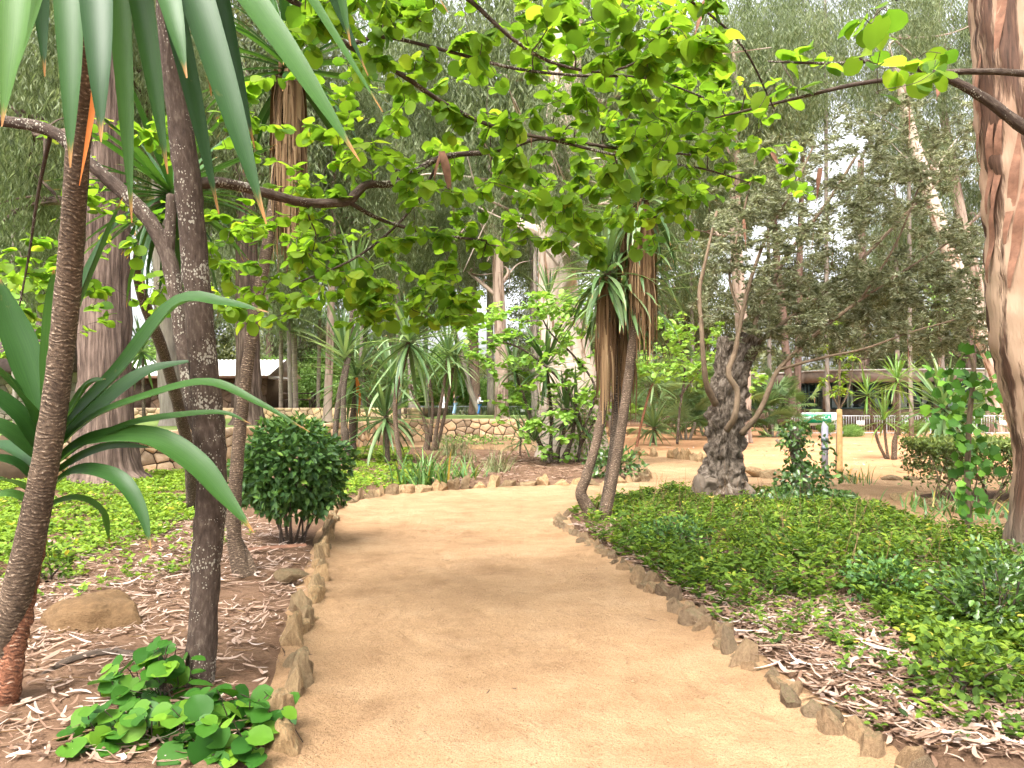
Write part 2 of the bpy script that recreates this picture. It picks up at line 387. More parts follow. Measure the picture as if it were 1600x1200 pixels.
def bark_euc(name, pale, mid, strip, amt=(.52, .58), low=None):
    t = NT(name); uv = t.coord('UV'); ob = t.coord('Object')
    n0 = t.noise(t.mapv(uv, (2.2, .55, 1)), 1.0, 4, 0.55)
    c = t.ramp(n0, [(.3, mid), (.62, pale)])
    n1 = t.noise(t.mapv(uv, (5.5, .55, 1), (3, 1, 0)), 1.0, 5, 0.6)
    k = t.ramp(n1, [(amt[0], (0, 0, 0)), (amt[1], (1, 1, 1))])
    f = t.noise(t.mapv(uv, (40, 3, 1)), 1.0, 4)
    c = t.mix(k, c, t.mix(1.0, strip, t.ramp(f, [(.3, (.4,.4,.4)), (.7, (1.6,1.6,1.6))]), 'MULTIPLY'))
    if low:
        z = t.n('SeparateXYZ', Vector=ob).outputs[2]
        lz = t.ramp(t.math('ADD', t.math('MULTIPLY', z, .3), t.math('MULTIPLY', n1, .4)), [(low, (1, 1, 1)), (low + .16, (0, 0, 0))])
        lowc = t.ramp(t.noise(t.mapv(uv, (24, 4, 1)), 1, 5), [(.3, (.05,.035,.025)), (.7, (.17,.125,.09))])
        c = t.mix(lz, c, lowc)
    t.bump(t.math('ADD', t.math('MULTIPLY', k, .6), t.math('MULTIPLY', f, .3)), .8, .04)
    return t.base(c, .75, .25)
M['euc_near'] = bark_euc('peeling_eucalyptus_bark', (0.3600,0.2448,0.1656), (0.2376,0.1368,0.0864), (0.0720,0.0360,0.0216), (.50,.56), low=.30)
M['euc_pale'] = bark_euc('pale_eucalyptus_bark', (0.4960,0.4160,0.3440), (0.3840,0.2880,0.2240), (0.2080,0.1200,0.0720), (.55,.62))
M['euc_mid'] = bark_euc('pinkish_eucalyptus_bark', (0.4250,0.3315,0.2635), (0.3060,0.2210,0.1700), (0.1700,0.1105,0.0765), (.50,.60))

# ground
def soil_mat(name, stops, sc=1.2):
    t = NT(name); ob = t.coord('Object')
    a = t.noise(ob, sc, 6, .65); f = t.noise(ob, 60, 4, .7)
    c = t.ramp(t.math('ADD', t.math('MULTIPLY', a, .65), t.math('MULTIPLY', f, .35)), stops)
    t.bump(t.math('ADD', f, t.math('MULTIPLY', t.noise(ob, 14, 4), 1.5)), .6, .02)
    return t.base(c, .95, .1)
M['soil'] = soil_mat('bed_soil', [(.3, (0.0680,0.0382,0.0229)), (.5, (0.1275,0.0748,0.0459)), (.72, (0.1955,0.1232,0.0808))])
M['soil_far'] = soil_mat('red_soil', [(.3, (.28,.14,.068)), (.5, (.39,.205,.105)), (.72, (.47,.28,.155))], .5)
M['soil_dark'] = soil_mat('dark_soil', [(.3, (.06,.035,.02)), (.5, (.11,.065,.04)), (.72, (.18,.11,.07))])
def path_mat():
    t = NT('sandy_path'); ob = t.coord('Object')
    a = t.noise(ob, .45, 5, .6); b = t.noise(ob, 2.6, 6, .7); f = t.noise(ob, 110, 3, .75); g = t.noise(ob, 30, 5, .7)
    c = t.ramp(t.math('ADD', t.math('MULTIPLY', a, .5), t.math('MULTIPLY', b, .5)), [(.34, (.235,.140,.074)), (.5, (.312,.196,.108)), (.66, (.375,.252,.150))])
    c = t.mix(1.0, c, t.ramp(f, [(.30, (.42,.38,.34)), (.47, (1, 1, 1)), (.75, (1.2, 1.2, 1.2))]), 'MULTIPLY')
    c = t.mix(t.ramp(g, [(.58, (0,0,0)), (.70, (.55,.55,.55))]), c, (.17,.10,.055))
    tr = t.noise(ob, 1.1, 7, .75); c = t.mix(1.0, c, t.ramp(tr, [(.38, (.84,.82,.80)), (.52, (1.04,1.04,1.03))]), 'MULTIPLY')
    t.bump(t.math('ADD', t.math('MULTIPLY', f, .6), t.math('ADD', t.math('MULTIPLY', g, 1.6), t.math('MULTIPLY', b, 2.0))), .8, .022)
    return t.base(c, .95, .12)
M['path'] = path_mat()
M['lawn'] = plain('lawn', (.16,.22,.06), .9, .1, vary=.4, scale=3)

def rock_mat(name, a, b, c3, moss=(.12,.10,.05), src='obj'):
    t = NT(name); ob = t.coord('Object')
    r = t.n('ObjectInfo').outputs['Random']
    n1 = t.noise(ob, 5, 6, .7); n2 = t.noise(ob, 28, 5, .7)
    c = t.ramp(t.math('ADD', t.math('MULTIPLY', n1, .6), t.math('MULTIPLY', n2, .4)), [(.3, a), (.5, b), (.72, c3)])
    c = t.mix(1.0, c, t.ramp(r, [(0, (.62,.60,.58)), (.5, (1, .97, .92)), (1, (1.35,1.22,1.05))]), 'MULTIPLY')
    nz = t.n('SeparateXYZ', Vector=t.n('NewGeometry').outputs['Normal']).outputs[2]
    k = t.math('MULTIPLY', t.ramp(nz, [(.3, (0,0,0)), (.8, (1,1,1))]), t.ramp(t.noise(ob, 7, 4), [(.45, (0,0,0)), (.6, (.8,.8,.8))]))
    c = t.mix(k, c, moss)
    t.bump(t.math('ADD', n1, t.math('MULTIPLY', n2, .6)), .8, .03)
    return t.base(c, .9, .2)
M['rock'] = rock_mat('edging_rock', (.10,.066,.036), (.25,.175,.10), (.39,.30,.185))
M['rock_dark'] = rock_mat('grey_edging_rock', (0.0720,0.0504,0.0324), (0.1800,0.1260,0.0792), (0.2880,0.2160,0.1368))
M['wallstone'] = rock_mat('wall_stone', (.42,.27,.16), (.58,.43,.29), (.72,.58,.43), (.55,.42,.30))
M['darkstone'] = rock_mat('dark_wall_stone', (.06,.04,.03), (.12,.085,.06), (.20,.15,.11))
M['greystone'] = rock_mat('grey_wall_stone', (.14,.12,.10), (.24,.21,.18), (.36,.32,.28))
M['mortar'] = plain('wall_joint', (.10,.07,.045), .95, .1)
M['boulder'] = rock_mat('boulder_rock', (0.0910,0.0525,0.0252), (0.1540,0.0945,0.0476), (0.2170,0.1400,0.0770), (0.1120,0.0665,0.0315))
# made things
M['galv'] = plain('galvanised_steel', (.50,.52,.54), .45, .5, .6, .1)
M['white'] = plain('white_board', (.80,.80,.80), .5, .4, vary=.04)
M['wood'] = plain('stake_wood', (.42,.28,.12), .8, .2, vary=.3, scale=9)
M['wood_dark'] = plain('weathered_table_wood', (.10,.075,.055), .85, .2, vary=.3, scale=9)
M['post'] = plain('grey_post_paint', (.24,.23,.27), .6, .4, vary=.2)
M['render_wall'] = plain('brown_render', (.27,.215,.18), .9, .15, vary=.25, scale=2)
M['cap'] = plain('roof_edge', (.62,.60,.57), .7, .3, vary=.1)
M['frame'] = plain('dark_green_frame', (.018,.045,.045), .4, .5, vary=.1)
M['curtain'] = plain('white_curtain', (.75,.73,.70), .9, .1, vary=.08)
M['inside'] = plain('dark_interior', (.16,.155,.15), .9, .1)
M['glass'] = NT('window_glass').base((.10,.12,.13), .06, .6)
M['rooftile'] = plain('corrugated_roof', (.74,.72,.69), .6, .35, vary=.18, scale=1.5)
M['fascia'] = plain('red_fascia', (.22,.13,.09), .8, .2, vary=.2)
M['bark_strip'] = plain('loose_bark', (.19,.095,.06), .85, .2, vary=.35, scale=14)
M['green_sign'] = plain('green_sign', (.0,.27,.12), .5, .4, vary=.03)

# ------------------------------------------------------------------ ground, path, beds
def nz2(x, y, s, o=0.0): return mnoise.noise((x * s + o, y * s - o, 3.7 + o))
def grid_sheet(name, xs, ys, zf, mat, keep=None, smooth=True):
    X, Y = np.meshgrid(xs, ys, indexing='ij'); pts = np.stack([X.ravel(), Y.ravel()], -1)
    z = zf(pts); V = np.column_stack([pts, z]); ny = len(ys)
    ii, jj = np.meshgrid(np.arange(len(xs) - 1), np.arange(ny - 1), indexing='ij')
    q = np.stack([ii*ny+jj, (ii+1)*ny+jj, (ii+1)*ny+jj+1, ii*ny+jj+1], -1).reshape(-1, 4)
    if keep is not None:
        k = keep(pts); q = q[k[q].any(1)]
    used = np.unique(q); remap = np.full(len(V), -1); remap[used] = np.arange(len(used))
    me = make_mesh(name, V[used], [remap[q]], mat, uv=pts[used], smooth=smooth)
    o = mobj(name, me); tag(o, kind='structure'); return o

ys_far = np.concatenate([np.arange(-60, 60, 10), np.geomspace(60, 900, 14)])
grid_sheet('ground', np.concatenate([-np.geomspace(60, 700, 10)[::-1], np.arange(-50, 60, 10), np.geomspace(60, 700, 10)]), ys_far,
           lambda p: np.full(len(p), -0.14), M['soil_dark'])

BED_L = [(-.95,-4), (-.95,1.5), G(430,1200), G(452,1085), G(474,965), G(499,885), G(511,835), G(528,797), G(600,777), G(700,769),
         G(800,763), G(900,761), G(985,757), G(1012,750), G(1003,737), G(962,722), G(900,712), G(840,707), G(745,704), G(660,700),
         (-5.4,29), (-8.2,19.3), (-10.2,15.4), (-15,14.6), (-15,-4)]
BED_R = [(1.95,-4), (1.9,2), G(1400,1195), G(1290,1120), G(1200,1060), G(1110,985), G(1020,915), G(950,870), G(890,830), G(880,812),
         G(935,792), G(1010,776), G(1090,772), G(1200,778), G(1300,792), G(1400,814), G(1490,842), G(1600,868), (7.5,8.2), (8.5,6), (9,-4)]
BED_H = [G(1388,779), G(1430,789), G(1500,801), G(1600,812), (9.5,10.4), (11.5,12.0), (11,14.2), (8.2,14.4)]
BED_F = [G(990,711), G(1050,716), G(1100,722), G(1150,738), G(1180,746), G(1330,750), G(1420,750), G(1600,748), (16,17.2), (40,17),
         (40,70), (1.5,70), (2.6,38), (3.2,27)]
_pr = np.random.default_rng(17)
_prints = [(_pr.uniform(-2.2, 2.0), _pr.uniform(3, 11), _pr.normal() * .35 + (0 if _pr.random() < .5 else math.pi)) for _ in range(170)]
def path_z(p):
    z = np.zeros(len(p)); e = np.minimum(distpoly(p, np.array(BED_L)), distpoly(p, np.array(BED_R))); z += .045 * np.exp(-(e / .13) ** 2)
    for fx, fy, a in _prints:
        dx, dy = p[:, 0] - fx, p[:, 1] - fy; k = (np.abs(dx) < .4) & (np.abs(dy) < .4)
        if k.any():
            u = (dx[k] * math.sin(a) + dy[k] * math.cos(a)) / .15; v = (dx[k] * math.cos(a) - dy[k] * math.sin(a)) / .055; q = u * u + v * v; z[k] += -.011 * np.exp(-q ** 2) + .006 * np.exp(-((np.sqrt(q) - 1.35) / .3) ** 2)
    return z + np.array([0.018 * nz2(x, y, .55) + 0.010 * nz2(x, y, 2.3, 5) + (0.006 * nz2(x * 1.0, y * .35, 9.0, 2) if y < 13 else 0) for x, y in p])
xs = np.concatenate([np.arange(-14, -3, .5), np.arange(-3, 2.4, .032), np.arange(2.4, 18, .4)])
ys = np.concatenate([np.arange(-4, 2.4, .4), np.arange(2.4, 8, .032), np.arange(8, 16, .08), np.arange(16, 42, .5)])
tag(grid_sheet('path', xs, ys, path_z, M['path']), 'sandy ochre footpath winding between the planted beds')

_lr = {}
def bed(name, poly, mat, x0, x1, y0, y1, st, top, rel=0.03, label=None):
    poly = np.array(poly)
    def zf(p):
        d = distpoly(p, poly) * np.where(inpoly(p, poly), 1, -1)
        t = np.clip((d + .15) / .40, 0, 1); t = t * t * (3 - 2 * t)
        return -0.09 + (0.09 + top) * t + np.array([rel * nz2(x, y, .8, 9) + rel * .6 * nz2(x, y, 3.1, 1) for x, y in p]) * t
    def keep(p): return inpoly(p, poly) | (distpoly(p, poly) < .2)
    o = grid_sheet(name, np.arange(x0, x1, st), np.arange(y0, y1, st), zf, mat, keep)
    if label: tag(o, label)
    return zf
zl = bed('soil_bed', BED_L, M['soil'], -15, 3.8, -4, 31, .14, .07, .035, 'brown soil bed with fallen bark, beyond the path on the left and centre')
zr = bed('soil_bed', BED_R, M['soil_dark'], .4, 9, -4, 15.2, .12, .09, .04, 'dark soil bed under green ground cover around the olive tree')
zh = bed('soil_bed', BED_H, M['soil'], 6, 12, 10, 15, .15, .06, .03, 'small soil bed under the clipped hedge')
zf_ = bed('soil_bed', BED_F, M['soil_far'], 1.5, 40, 16, 70, .5, .03, .02, 'open orange soil ground before the library fence')
def zground(poly_z, x, y): return float(poly_z(np.array([[x, y]]))[0])

# raised terraces behind the walls
WALL = [(-16, 14.4), (-10.3, 15.3), (-8.3, 19.2), (-5.7, 30), (-4.9, 34.6), (-3.6, 35.8), (2.4, 36.3), (3.4, 38), (4.4, 46)]
TER = WALL + [(6, 60), (6, 110), (-90, 110), (-90, 14.4)]
_tp = np.array(TER)
def ter_z(p):
    y = p[:, 1]; z = 1.0 - .02 * np.clip((y - 38) / 20, 0, 1) - .45 * np.clip((y - 59) / 12, 0, 1)
    d = distpoly(p, np.array(WALL), False) ; ins = inpoly(p, _tp)
    return np.where(ins, z - .03, z - .03)
grid_sheet('lawn', np.concatenate([np.arange(-60, -17, 3), np.arange(-17, 6.6, .35)]), np.concatenate([np.arange(14.2, 48, .35), np.arange(48, 110, 3)]), ter_z, M['lawn'],
           keep=lambda p: inpoly(p, _tp) & (distpoly(p, np.array(WALL), False) > .3))
UPW = [(-40, 39.6), (-20, 39.8), (-5.5, 40), (-5.0, 42), (-5.0, 60)]
_up = np.array(UPW + [(-90, 60), (-90, 39.6)])
grid_sheet('upper_terrace', np.concatenate([np.arange(-60, -24, 3), np.arange(-24, -4.6, .3)]), np.arange(39.4, 62, .3), lambda p: np.full(len(p), 1.49), M['soil'],
           keep=lambda p: inpoly(p, _up) & (distpoly(p, np.array(UPW), False) > .25))

# ------------------------------------------------------------------ dry stone walls: every stone its own piece
def clip_half(poly, m, n):
    out = []
    for i in range(len(poly)):
        a, b = poly[i], poly[(i + 1) % len(poly)]; da, db = np.dot(a - m, n), np.dot(b - m, n)
        if da <= 0: out.append(a)
        if (da < 0 < db) or (db < 0 < da): out.append(a + (b - a) * da / (da - db))
    return out
def shrink(poly, k):
    c = poly.mean(0); n = len(poly); out = []
    for i in range(n):
        v = poly[i] - c; l = np.linalg.norm(v); out.append(c + v * max(.25, 1 - k / max(l, .02)))
    return np.array(out)
def voronoi_cells(L, H, cw, ch, seed, jit=.5):
    r = np.random.default_rng(seed); sites = []; nr = max(1, round(H / ch)); 
    for j in range(nr):
        x = -cw * r.random()
        while x < L + cw:
            w = cw * r.uniform(.5, 1.75); sites.append((x + w / 2, (j + .5 + r.uniform(-jit, jit)) * H / nr)); x += w
            if r.random() < .22: sites.append((x - w * r.uniform(.2, .8), (j + .5 + r.choice((-.48, .48))) * H / nr))
    S = np.array(sites); asp = np.array((1.0, cw / ch * .75)); cells = []
    for i, s in enumerate(S):
        if s[0] < 0 or s[0] > L: continue
        poly = [np.array(p) for p in ((max(0, s[0]-2*cw), 0), (min(L, s[0]+2*cw), 0), (min(L, s[0]+2*cw), H), (max(0, s[0]-2*cw), H))]
        d = np.linalg.norm((S - s) * asp, axis=1)
        for j in np.argsort(d)[1:14]:
            poly = clip_half(poly, (s + S[j]) / 2, (S[j] - s) * asp * asp)
            if len(poly) < 3: break
        if len(poly) >= 3: cells.append(np.array(poly))
    return cells
def stone_wall(name, label, pts, z0, z1, cw, ch, mat, seed, joint=.018, bulge=.07, flip=1, thick=.4, cat='wall', parent=None, core=True, u0=0.0, u1=None):
    pts = np.array(pts, float); seg = np.linalg.norm(np.diff(pts, axis=0), axis=1); cum = np.concatenate(([0], np.cumsum(seg))); L = cum[-1]; H = z1 - z0
    def at(u):
        i = int(np.clip(np.searchsorted(cum, u) - 1, 0, len(seg) - 1)); t = (pts[i+1] - pts[i]) / seg[i]
        return pts[i] + t * (u - cum[i]), t, np.array((t[1], -t[0])) * flip
    root = parent
    if root is None: root = thing(name, (*pts.mean(0), z0), label, cat)
    r = np.random.default_rng(seed)
    cb = MB()
    for i in range(len(seg)):
        t = (pts[i+1] - pts[i]) / seg[i]; n = np.array((t[1], -t[0])) * flip; c = (pts[i] + pts[i+1]) / 2 - n * (thick / 2)
        cb.obox((*c, (z0 + z1) / 2 - .06), ((*t, 0), (*n, 0), (0, 0, 1)), (seg[i] / 2 + .02, thick / 2, H / 2 + .04 - i * .003))
    if core: cb.build('core', M['mortar'], root)
    for poly in voronoi_cells(L, H, cw, ch, seed):
        cu = poly[:, 0].mean()
        if cu < u0 or (u1 and cu > u1): continue
        if np.ptp(poly[:, 0]) < .06 or np.ptp(poly[:, 1]) < .05: continue
        a = shrink(poly, joint); b = shrink(poly, joint + .022); c = shrink(poly, joint + .07 + .03 * r.random()); n = len(a)
        d0 = bulge * r.uniform(.5, 1.1); V = []
        for ring, dep in ((a, -.10), (a, d0 * .45), (b, d0 * .8), (c, d0)):
            for (u, v) in ring:
                p, t, nn = at(u); dd = dep + (r.uniform(-.012, .012) if dep > 0 else 0); q = p + nn * dd; V.append((q[0], q[1], z0 + v))
        Q = [(k*n+i, k*n+(i+1) % n, (k+1)*n+(i+1) % n, (k+1)*n+i) for k in range(3) for i in range(n)]
        V = np.array(V); cc = V.mean(0); V = np.vstack([V, V[3*n:].mean(0)])
        T = [(3*n+i, 3*n+(i+1) % n, 4*n) for i in range(n)]
        if flip < 0: Q = [q[::-1] for q in Q]; T = [q[::-1] for q in T]
        mobj('stone', make_mesh('stone', V - cc, [np.array(Q), np.array(T)], mat), root, loc=cc)
    return root
stone_wall('stone_wall', 'long pinkish dry stone retaining wall holding up the grass terrace', WALL, -.05, 1.03, .43, .27, M['wallstone'], 11, u0=6.5, u1=34.4, joint=.026)
stone_wall('stone_wall', 'low upper stone wall in front of the building and picnic table', UPW, .93, 1.53, .42, .26, M['greystone'] if False else M['wallstone'], 12, u0=14, u1=37)

# ------------------------------------------------------------------ rocks set along the beds
def rock_mesh(name, seed, mat, sub=2, planes=9, rough=.10):
    r = np.random.default_rng(seed); bm = bmesh.new(); bmesh.ops.create_icosphere(bm, subdivisions=sub, radius=1)
    pl = [(norm(r.normal(size=3)), r.uniform(.45, .8)) for _ in range(planes)]
    for v in bm.verts:
        c = np.array(v.co)
        for n, d in pl:
            k = c @ n
            if k > d: c = c - n * (k - d)
        c = c * (1 + rough * mnoise.noise(tuple(c * 1.8 + seed)))
        v.co = c
    me = bpy.data.meshes.new(name); bm.to_mesh(me); bm.free(); me.materials.append(mat); return me
ROCKS = [rock_mesh('edging_stone', 100 + i, M['rock'], 3, 14, .3) for i in range(16)]
ROCKS_D = [rock_mesh('edging_stone', 200 + i, M['rock_dark'], 3, 14, .3) for i in range(16)]
def edging(label, poly, meshes, sp, size, hgt, seed, off=0.0, skip=0.0, sink=.24, lap=.92):
    r = np.random.default_rng(seed); p = spline(np.array(poly, float), 6)
    seg = np.linalg.norm(np.diff(p, axis=0), axis=1); cum = np.concatenate(([0], np.cumsum(seg))); root = thing('stone_edging', (*p.mean(0), 0), label, 'edging')
    u = .02
    while u < cum[-1]:
        w = r.uniform(*sp); c = u + w / 2
        i = int(np.clip(np.searchsorted(cum, c) - 1, 0, len(seg) - 1)); t = (p[i+1] - p[i]) / (seg[i] + 1e-9); q = p[i] + t * (c - cum[i])
        n = np.array((-t[1], t[0])); q = q + n * (off + r.uniform(-.045, .045))
        u += w * r.uniform(lap - .08, lap + .10)
        if r.random() < skip: continue
        h = r.uniform(*hgt); a = math.atan2(t[1], t[0])
        mobj('stone', meshes[r.integers(len(meshes))], root, loc=(q[0], q[1], h * sink - .03), rot=(r.uniform(-.25, .25), r.uniform(-.3, .3), a + r.uniform(-.35, .35)),
             scale=(w * .66, r.uniform(*size), h * .78))
    return root
edging('tan stones lining the left edge of the path past the round shrub', BED_L[2:9], ROCKS, (.12, .30), (.05, .10), (.14, .29), 21, -.01, lap=.85)
edging('tan stones curving along the far side of the path in front of the yucca clump', BED_L[8:15], ROCKS, (.22, .46), (.10, .16), (.20, .36), 22, .05)
edging('grey brown stones lining the right edge of the path beside the ground cover', BED_R[1:10], ROCKS_D, (.09, .24), (.06, .11), (.12, .24), 23, .05, sink=.16, lap=.80)
edging('low stones half hidden by plants behind the twin-footed yucca', BED_R[9:14], ROCKS_D, (.2, .36), (.08, .12), (.12, .2), 24, -.05, .25)
edging('small row of pale stones before the dry stone wall', [G(690,702), G(745,705), G(800,707), G(850,709)], ROCKS, (.3, .55), (.12, .2), (.2, .42), 25, 0, .3)
edging('row of pale upright stones bounding the orange soil beyond the path', BED_F[0:4], ROCKS, (.25, .5), (.1, .18), (.25, .48), 26, 0, .12)
edging('scattered low stones along the orange soil beside the wooden stake', BED_F[4:8], ROCKS, (.3, .6), (.12, .2), (.15, .26), 27, 0, .2)
edging('brown stones in front of the clipped hedge', BED_H[0:4], ROCKS, (.22, .42), (.12, .18), (.16, .28), 28, .06)

def boulder(label, px, py, w, d, h, seed, mat, z=.05):
    me = rock_mesh('boulder', seed, mat, 4, 2, .22)
    for p in me.polygons: p.use_smooth = True
    x, y = G(px, py); o = mobj('boulder', me, None, loc=(x, y, z + h * .12), rot=(0, 0, .3), scale=(w, d, h)); tag(o, label, 'rock'); return o
boulder('smooth brown boulder half sunk in leaf litter', 152, 990, .34, .27, .20, 44, M['boulder'])
tag(mobj('loose_stone', rock_mesh('loose_stone', 55, M['rock'], 3, 12), None, loc=(*G(458, 920), .12), scale=(.17, .09, .09), rot=(.2, .1, .3)), 'flat tan stone lying behind the left path edging', 'rock')
tag(mobj('loose_stone', rock_mesh('loose_stone', 57, M['rock'], 3, 12), None, loc=(*G(1178, 745), .1), scale=(.32, .16, .17), rot=(0, .1, .1)), 'ochre block of stone beside the olive trunk', 'rock')

# ------------------------------------------------------------------ library building with flat roof
LIB = [(17.6, 58.5), (19.6, 54.8), (20.2, 52.6), (20.9, 51.0), (27.2, 49.4), (33, 48.6)]
lib = thing('library_building', (23, 53, .1), 'low brown flat-roofed building with dark framed windows behind the right fence', 'building')
def seg_box(mb, a, b, z0, z1, out, inn):
    a, b = np.array(a), np.array(b); L = np.linalg.norm(b - a); t = (b - a) / L; n = np.array((t[1], -t[0])); c = (a + b) / 2 + n * (out - inn) / 2
    return mb.obox((*c, (z0 + z1) / 2), ((*t, 0), (*n, 0), (0, 0, 1)), (L / 2, (out + inn) / 2, (z1 - z0) / 2))
w = MB(); fa = MB(); cp = MB(); it = MB()
for i in range(5):
    seg_box(w, LIB[i], LIB[i+1], -.1, 1.42 - .002 * i, .02, .25); seg_box(fa, LIB[i], LIB[i+1], 3.2, 3.93 - .002 * i, .25, .3); seg_box(cp, LIB[i], LIB[i+1], 3.935, 4.03 - .002 * i, .32, 1.2)
    seg_box(it, np.array(LIB[i]) + (.6, 1.4), np.array(LIB[i+1]) + (.6, 1.4), -.1, 3.9, .05, .05)
w.build('plinth_wall', M['darkstone'], lib); fa.build('fascia', M['render_wall'], lib); cp.build('roof_edge', M['cap'], lib); it.build('back_room', M['inside'], lib)
rf = MB(); rp = np.array(LIB); rb = rp + (2.5, 9)
V = [(*p, 3.9) for p in rp] + [(*p, 3.9) for p in rb]
rf.add(V, [(i, i+1, i+7, i+6) for i in range(5)]); rf.build('roof', M['cap'], lib)
sl = MB(); sl.add([(*p, .3) for p in rp] + [(*p, .3) for p in rb], [(i, i+1, i+7, i+6) for i in range(5)]); sl.build('room_floor', M['inside'], lib)
def lerp(a, b, t): return np.array(a) * (1 - t) + np.array(b) * t
def lib_window(i, t0, t1, mull, transom, curtain):
    a, b = lerp(LIB[i], LIB[i+1], t0), lerp(LIB[i], LIB[i+1], t1); z0, z1 = 1.44, 3.18
    wd = MB(); seg_box(wd, a, b, z0, z0 + .09, .06, .03); seg_box(wd, a, b, z1 - .09, z1, .06, .03)
    for k in np.linspace(0, 1, mull + 1):
        c = lerp(a, b, k); tt = (b - a) / np.linalg.norm(b - a) * .045
        seg_box(wd, c - tt, c + tt, z0 + .09, z1 - .09, .063, .033)
    if transom: seg_box(wd, a, b, 2.55, 2.63, .055, .03)
    f = wd.build('window', M['frame'], lib)
    g = MB(); seg_box(g, a, b, z0 + .09, z1 - .09, .01, .0); g.build('pane', M['glassy'], f)
    for c0, c1 in curtain:
        cu = MB(); n = 14; p0, p1 = lerp(a, b, c0), lerp(a, b, c1); V = []
        for k in range(n + 1):
            q = lerp(p0, p1, k / n) + np.array((.25, .35)) * (.55 + .18 * (k % 2)); V += [(q[0], q[1], z0), (q[0], q[1], z1)]
        cu.add(V, [(2*k, 2*k+2, 2*k+3, 2*k+1) for k in range(n)]); cu.build('curtain', M['curtain'], f)
t = NT('clear_glass'); t.base((.8, .85, .85), .03, .5); t.b.inputs['Alpha'].default_value = 1
gl = t.n('BsdfGlossy'); gl.inputs['Roughness'].default_value = .03; tp = t.n('BsdfTransparent'); tp.inputs['Color'].default_value = (.78, .82, .82, 1); mx = t.n('MixShader')
fr = t.n('Fresnel'); fr.inputs['IOR'].default_value = 1.25; t.l(fr.outputs[0], mx.inputs[0]); t.l(tp.outputs[0], mx.inputs[1]); t.l(gl.outputs[0], mx.inputs[2]); t.l(mx.outputs[0], t.o.inputs[0])
M['glassy'] = t.m
lib_window(0, .05, .95, 3, True, [(.1, .3), (.7, .9)]); lib_window(1, .08, .95, 2, True, [(.1, .35)]); lib_window(2, .1, .80, 2, True, [(.55, .95)])
lib_window(3, .03, .40, 2, False, [(.02, .16), (.4, .55)]); lib_window(3, .43, .60, 1, True, [(.05, .3)]); lib_window(3, .66, .97, 2, False, [(.0, .25), (.7, .9)]); lib_window(4, .05, .5, 2, True, [(.1, .4)]); lib_window(4, .55, .95, 2, True, [(.5, .9)])
for i, (a, b) in enumerate([((2, .84), (3, .015)), ((3, .61), (3, .65)), ((4, -.01), (4, .03)), ((1, -.03), (1, .05))]):
    pm = MB(); seg_box(pm, lerp(LIB[a[0]], LIB[a[0]+1], a[1]), lerp(LIB[b[0]], LIB[b[0]+1], b[1]), 1.42, 3.2, .16, .25); pm.build('pillar', M['render_wall'], lib)

# ------------------------------------------------------------------ stone building with corrugated roof on the upper terrace
hut = thing('stone_pavilion', (-17.5, 46, 1.5), 'long dark stone building with pale corrugated roof on the upper terrace', 'building')
hx0, hx1, hy = P(180, 0, 45)[0], P(418, 0, 45)[0], 45.0
m = MB(); m.box((hx0, hy, 1.4), (hx1, hy + 5, 3.25)); m.build('wall', M['mortar'], hut)
stone_wall('', '', [(hx0, hy - .02), (hx1, hy - .02)], 1.45, 3.2, .6, .42, M['darkstone'], 31, bulge=.05, parent=hut, core=False)
m = MB(); m.box((hx0 - .4, hy - .95, 3.2), (hx1 + .3, hy - .82, 3.38)); m.build('fascia', M['fascia'], hut)
m = MB(); nx = 150; V = []
for j, (yy, zz) in enumerate(((hy - .98, 3.36), (hy + 2.4, 4.45), (hy + 5.8, 3.4))):
    for i in range(nx + 1):
        V.append((hx0 - .5 + (hx1 - hx0 + .9) * i / nx, yy, zz + .035 * (1 if i % 4 in (1, 2) else 0)))
k = nx + 1; m.add(V, [(j*k+i, j*k+i+1, (j+1)*k+i+1, (j+1)*k+i) for j in range(2) for i in range(nx)]); m.build('roof', M['rooftile'], hut)
for fx in (.18, .5, .82):
    m = MB(); x = hx0 + (hx1 - hx0) * fx; m.box((x - .5, hy - .09, 1.5), (x + .5, hy - .03, 2.9)); d = m.build('door', M['wood_dark'], hut)
shed = thing('flat_roofed_shed', (P(425, 0, 47)[0], 47, 1.5), 'small ochre shed with a flat slab roof beside the palm trunks', 'building')
x0, x1 = P(412, 0, 46)[0], P(424, 0, 46)[0]
m = MB(); m.box((x0, 46, 1.45), (x1, 49, 3.2)); m.build('wall', plain('ochre_render', (.34,.24,.14), .9, .1), shed)
m = MB(); m.box((x0 - .4, 45.2, 3.21), (x1 + .55, 49.5, 3.36)); m.build('roof', M['cap'], shed)
# old stone house at the far left
oh = thing('old_stone_house', (-22, 37, 1), 'grey rubble stone house under a deep dark roof at the far left edge', 'building')
x0, x1 = P(-60, 0, 34)[0], P(128, 0, 34)[0]
m = MB(); m.box((x0, 34, .9), (x1, 38, 3.2)); m.build('wall', M['mortar'], oh)
stone_wall('', '', [(x0, 33.98), (x1, 33.98)], 1.0, 3.15, .62, .4, M['greystone'], 33, bulge=.05, parent=oh, core=False)
m = MB(); V = [(x0 - .5, 32.4, 3.1), (x1 + .5, 32.4, 3.1), (x1 + .5, 38.6, 3.1), (x0 - .5, 38.6, 3.1), (x0 + .5, 35.5, 5.7), (x1 - .5, 35.5, 5.7)]
m.add(V, [(0, 1, 5, 4), (2, 3, 4, 5), (3, 2, 1, 0)], [(1, 2, 5), (3, 0, 4)]); m.build('roof', plain('dark_roof', (.07,.05,.045), .9, .1, vary=.3), oh)

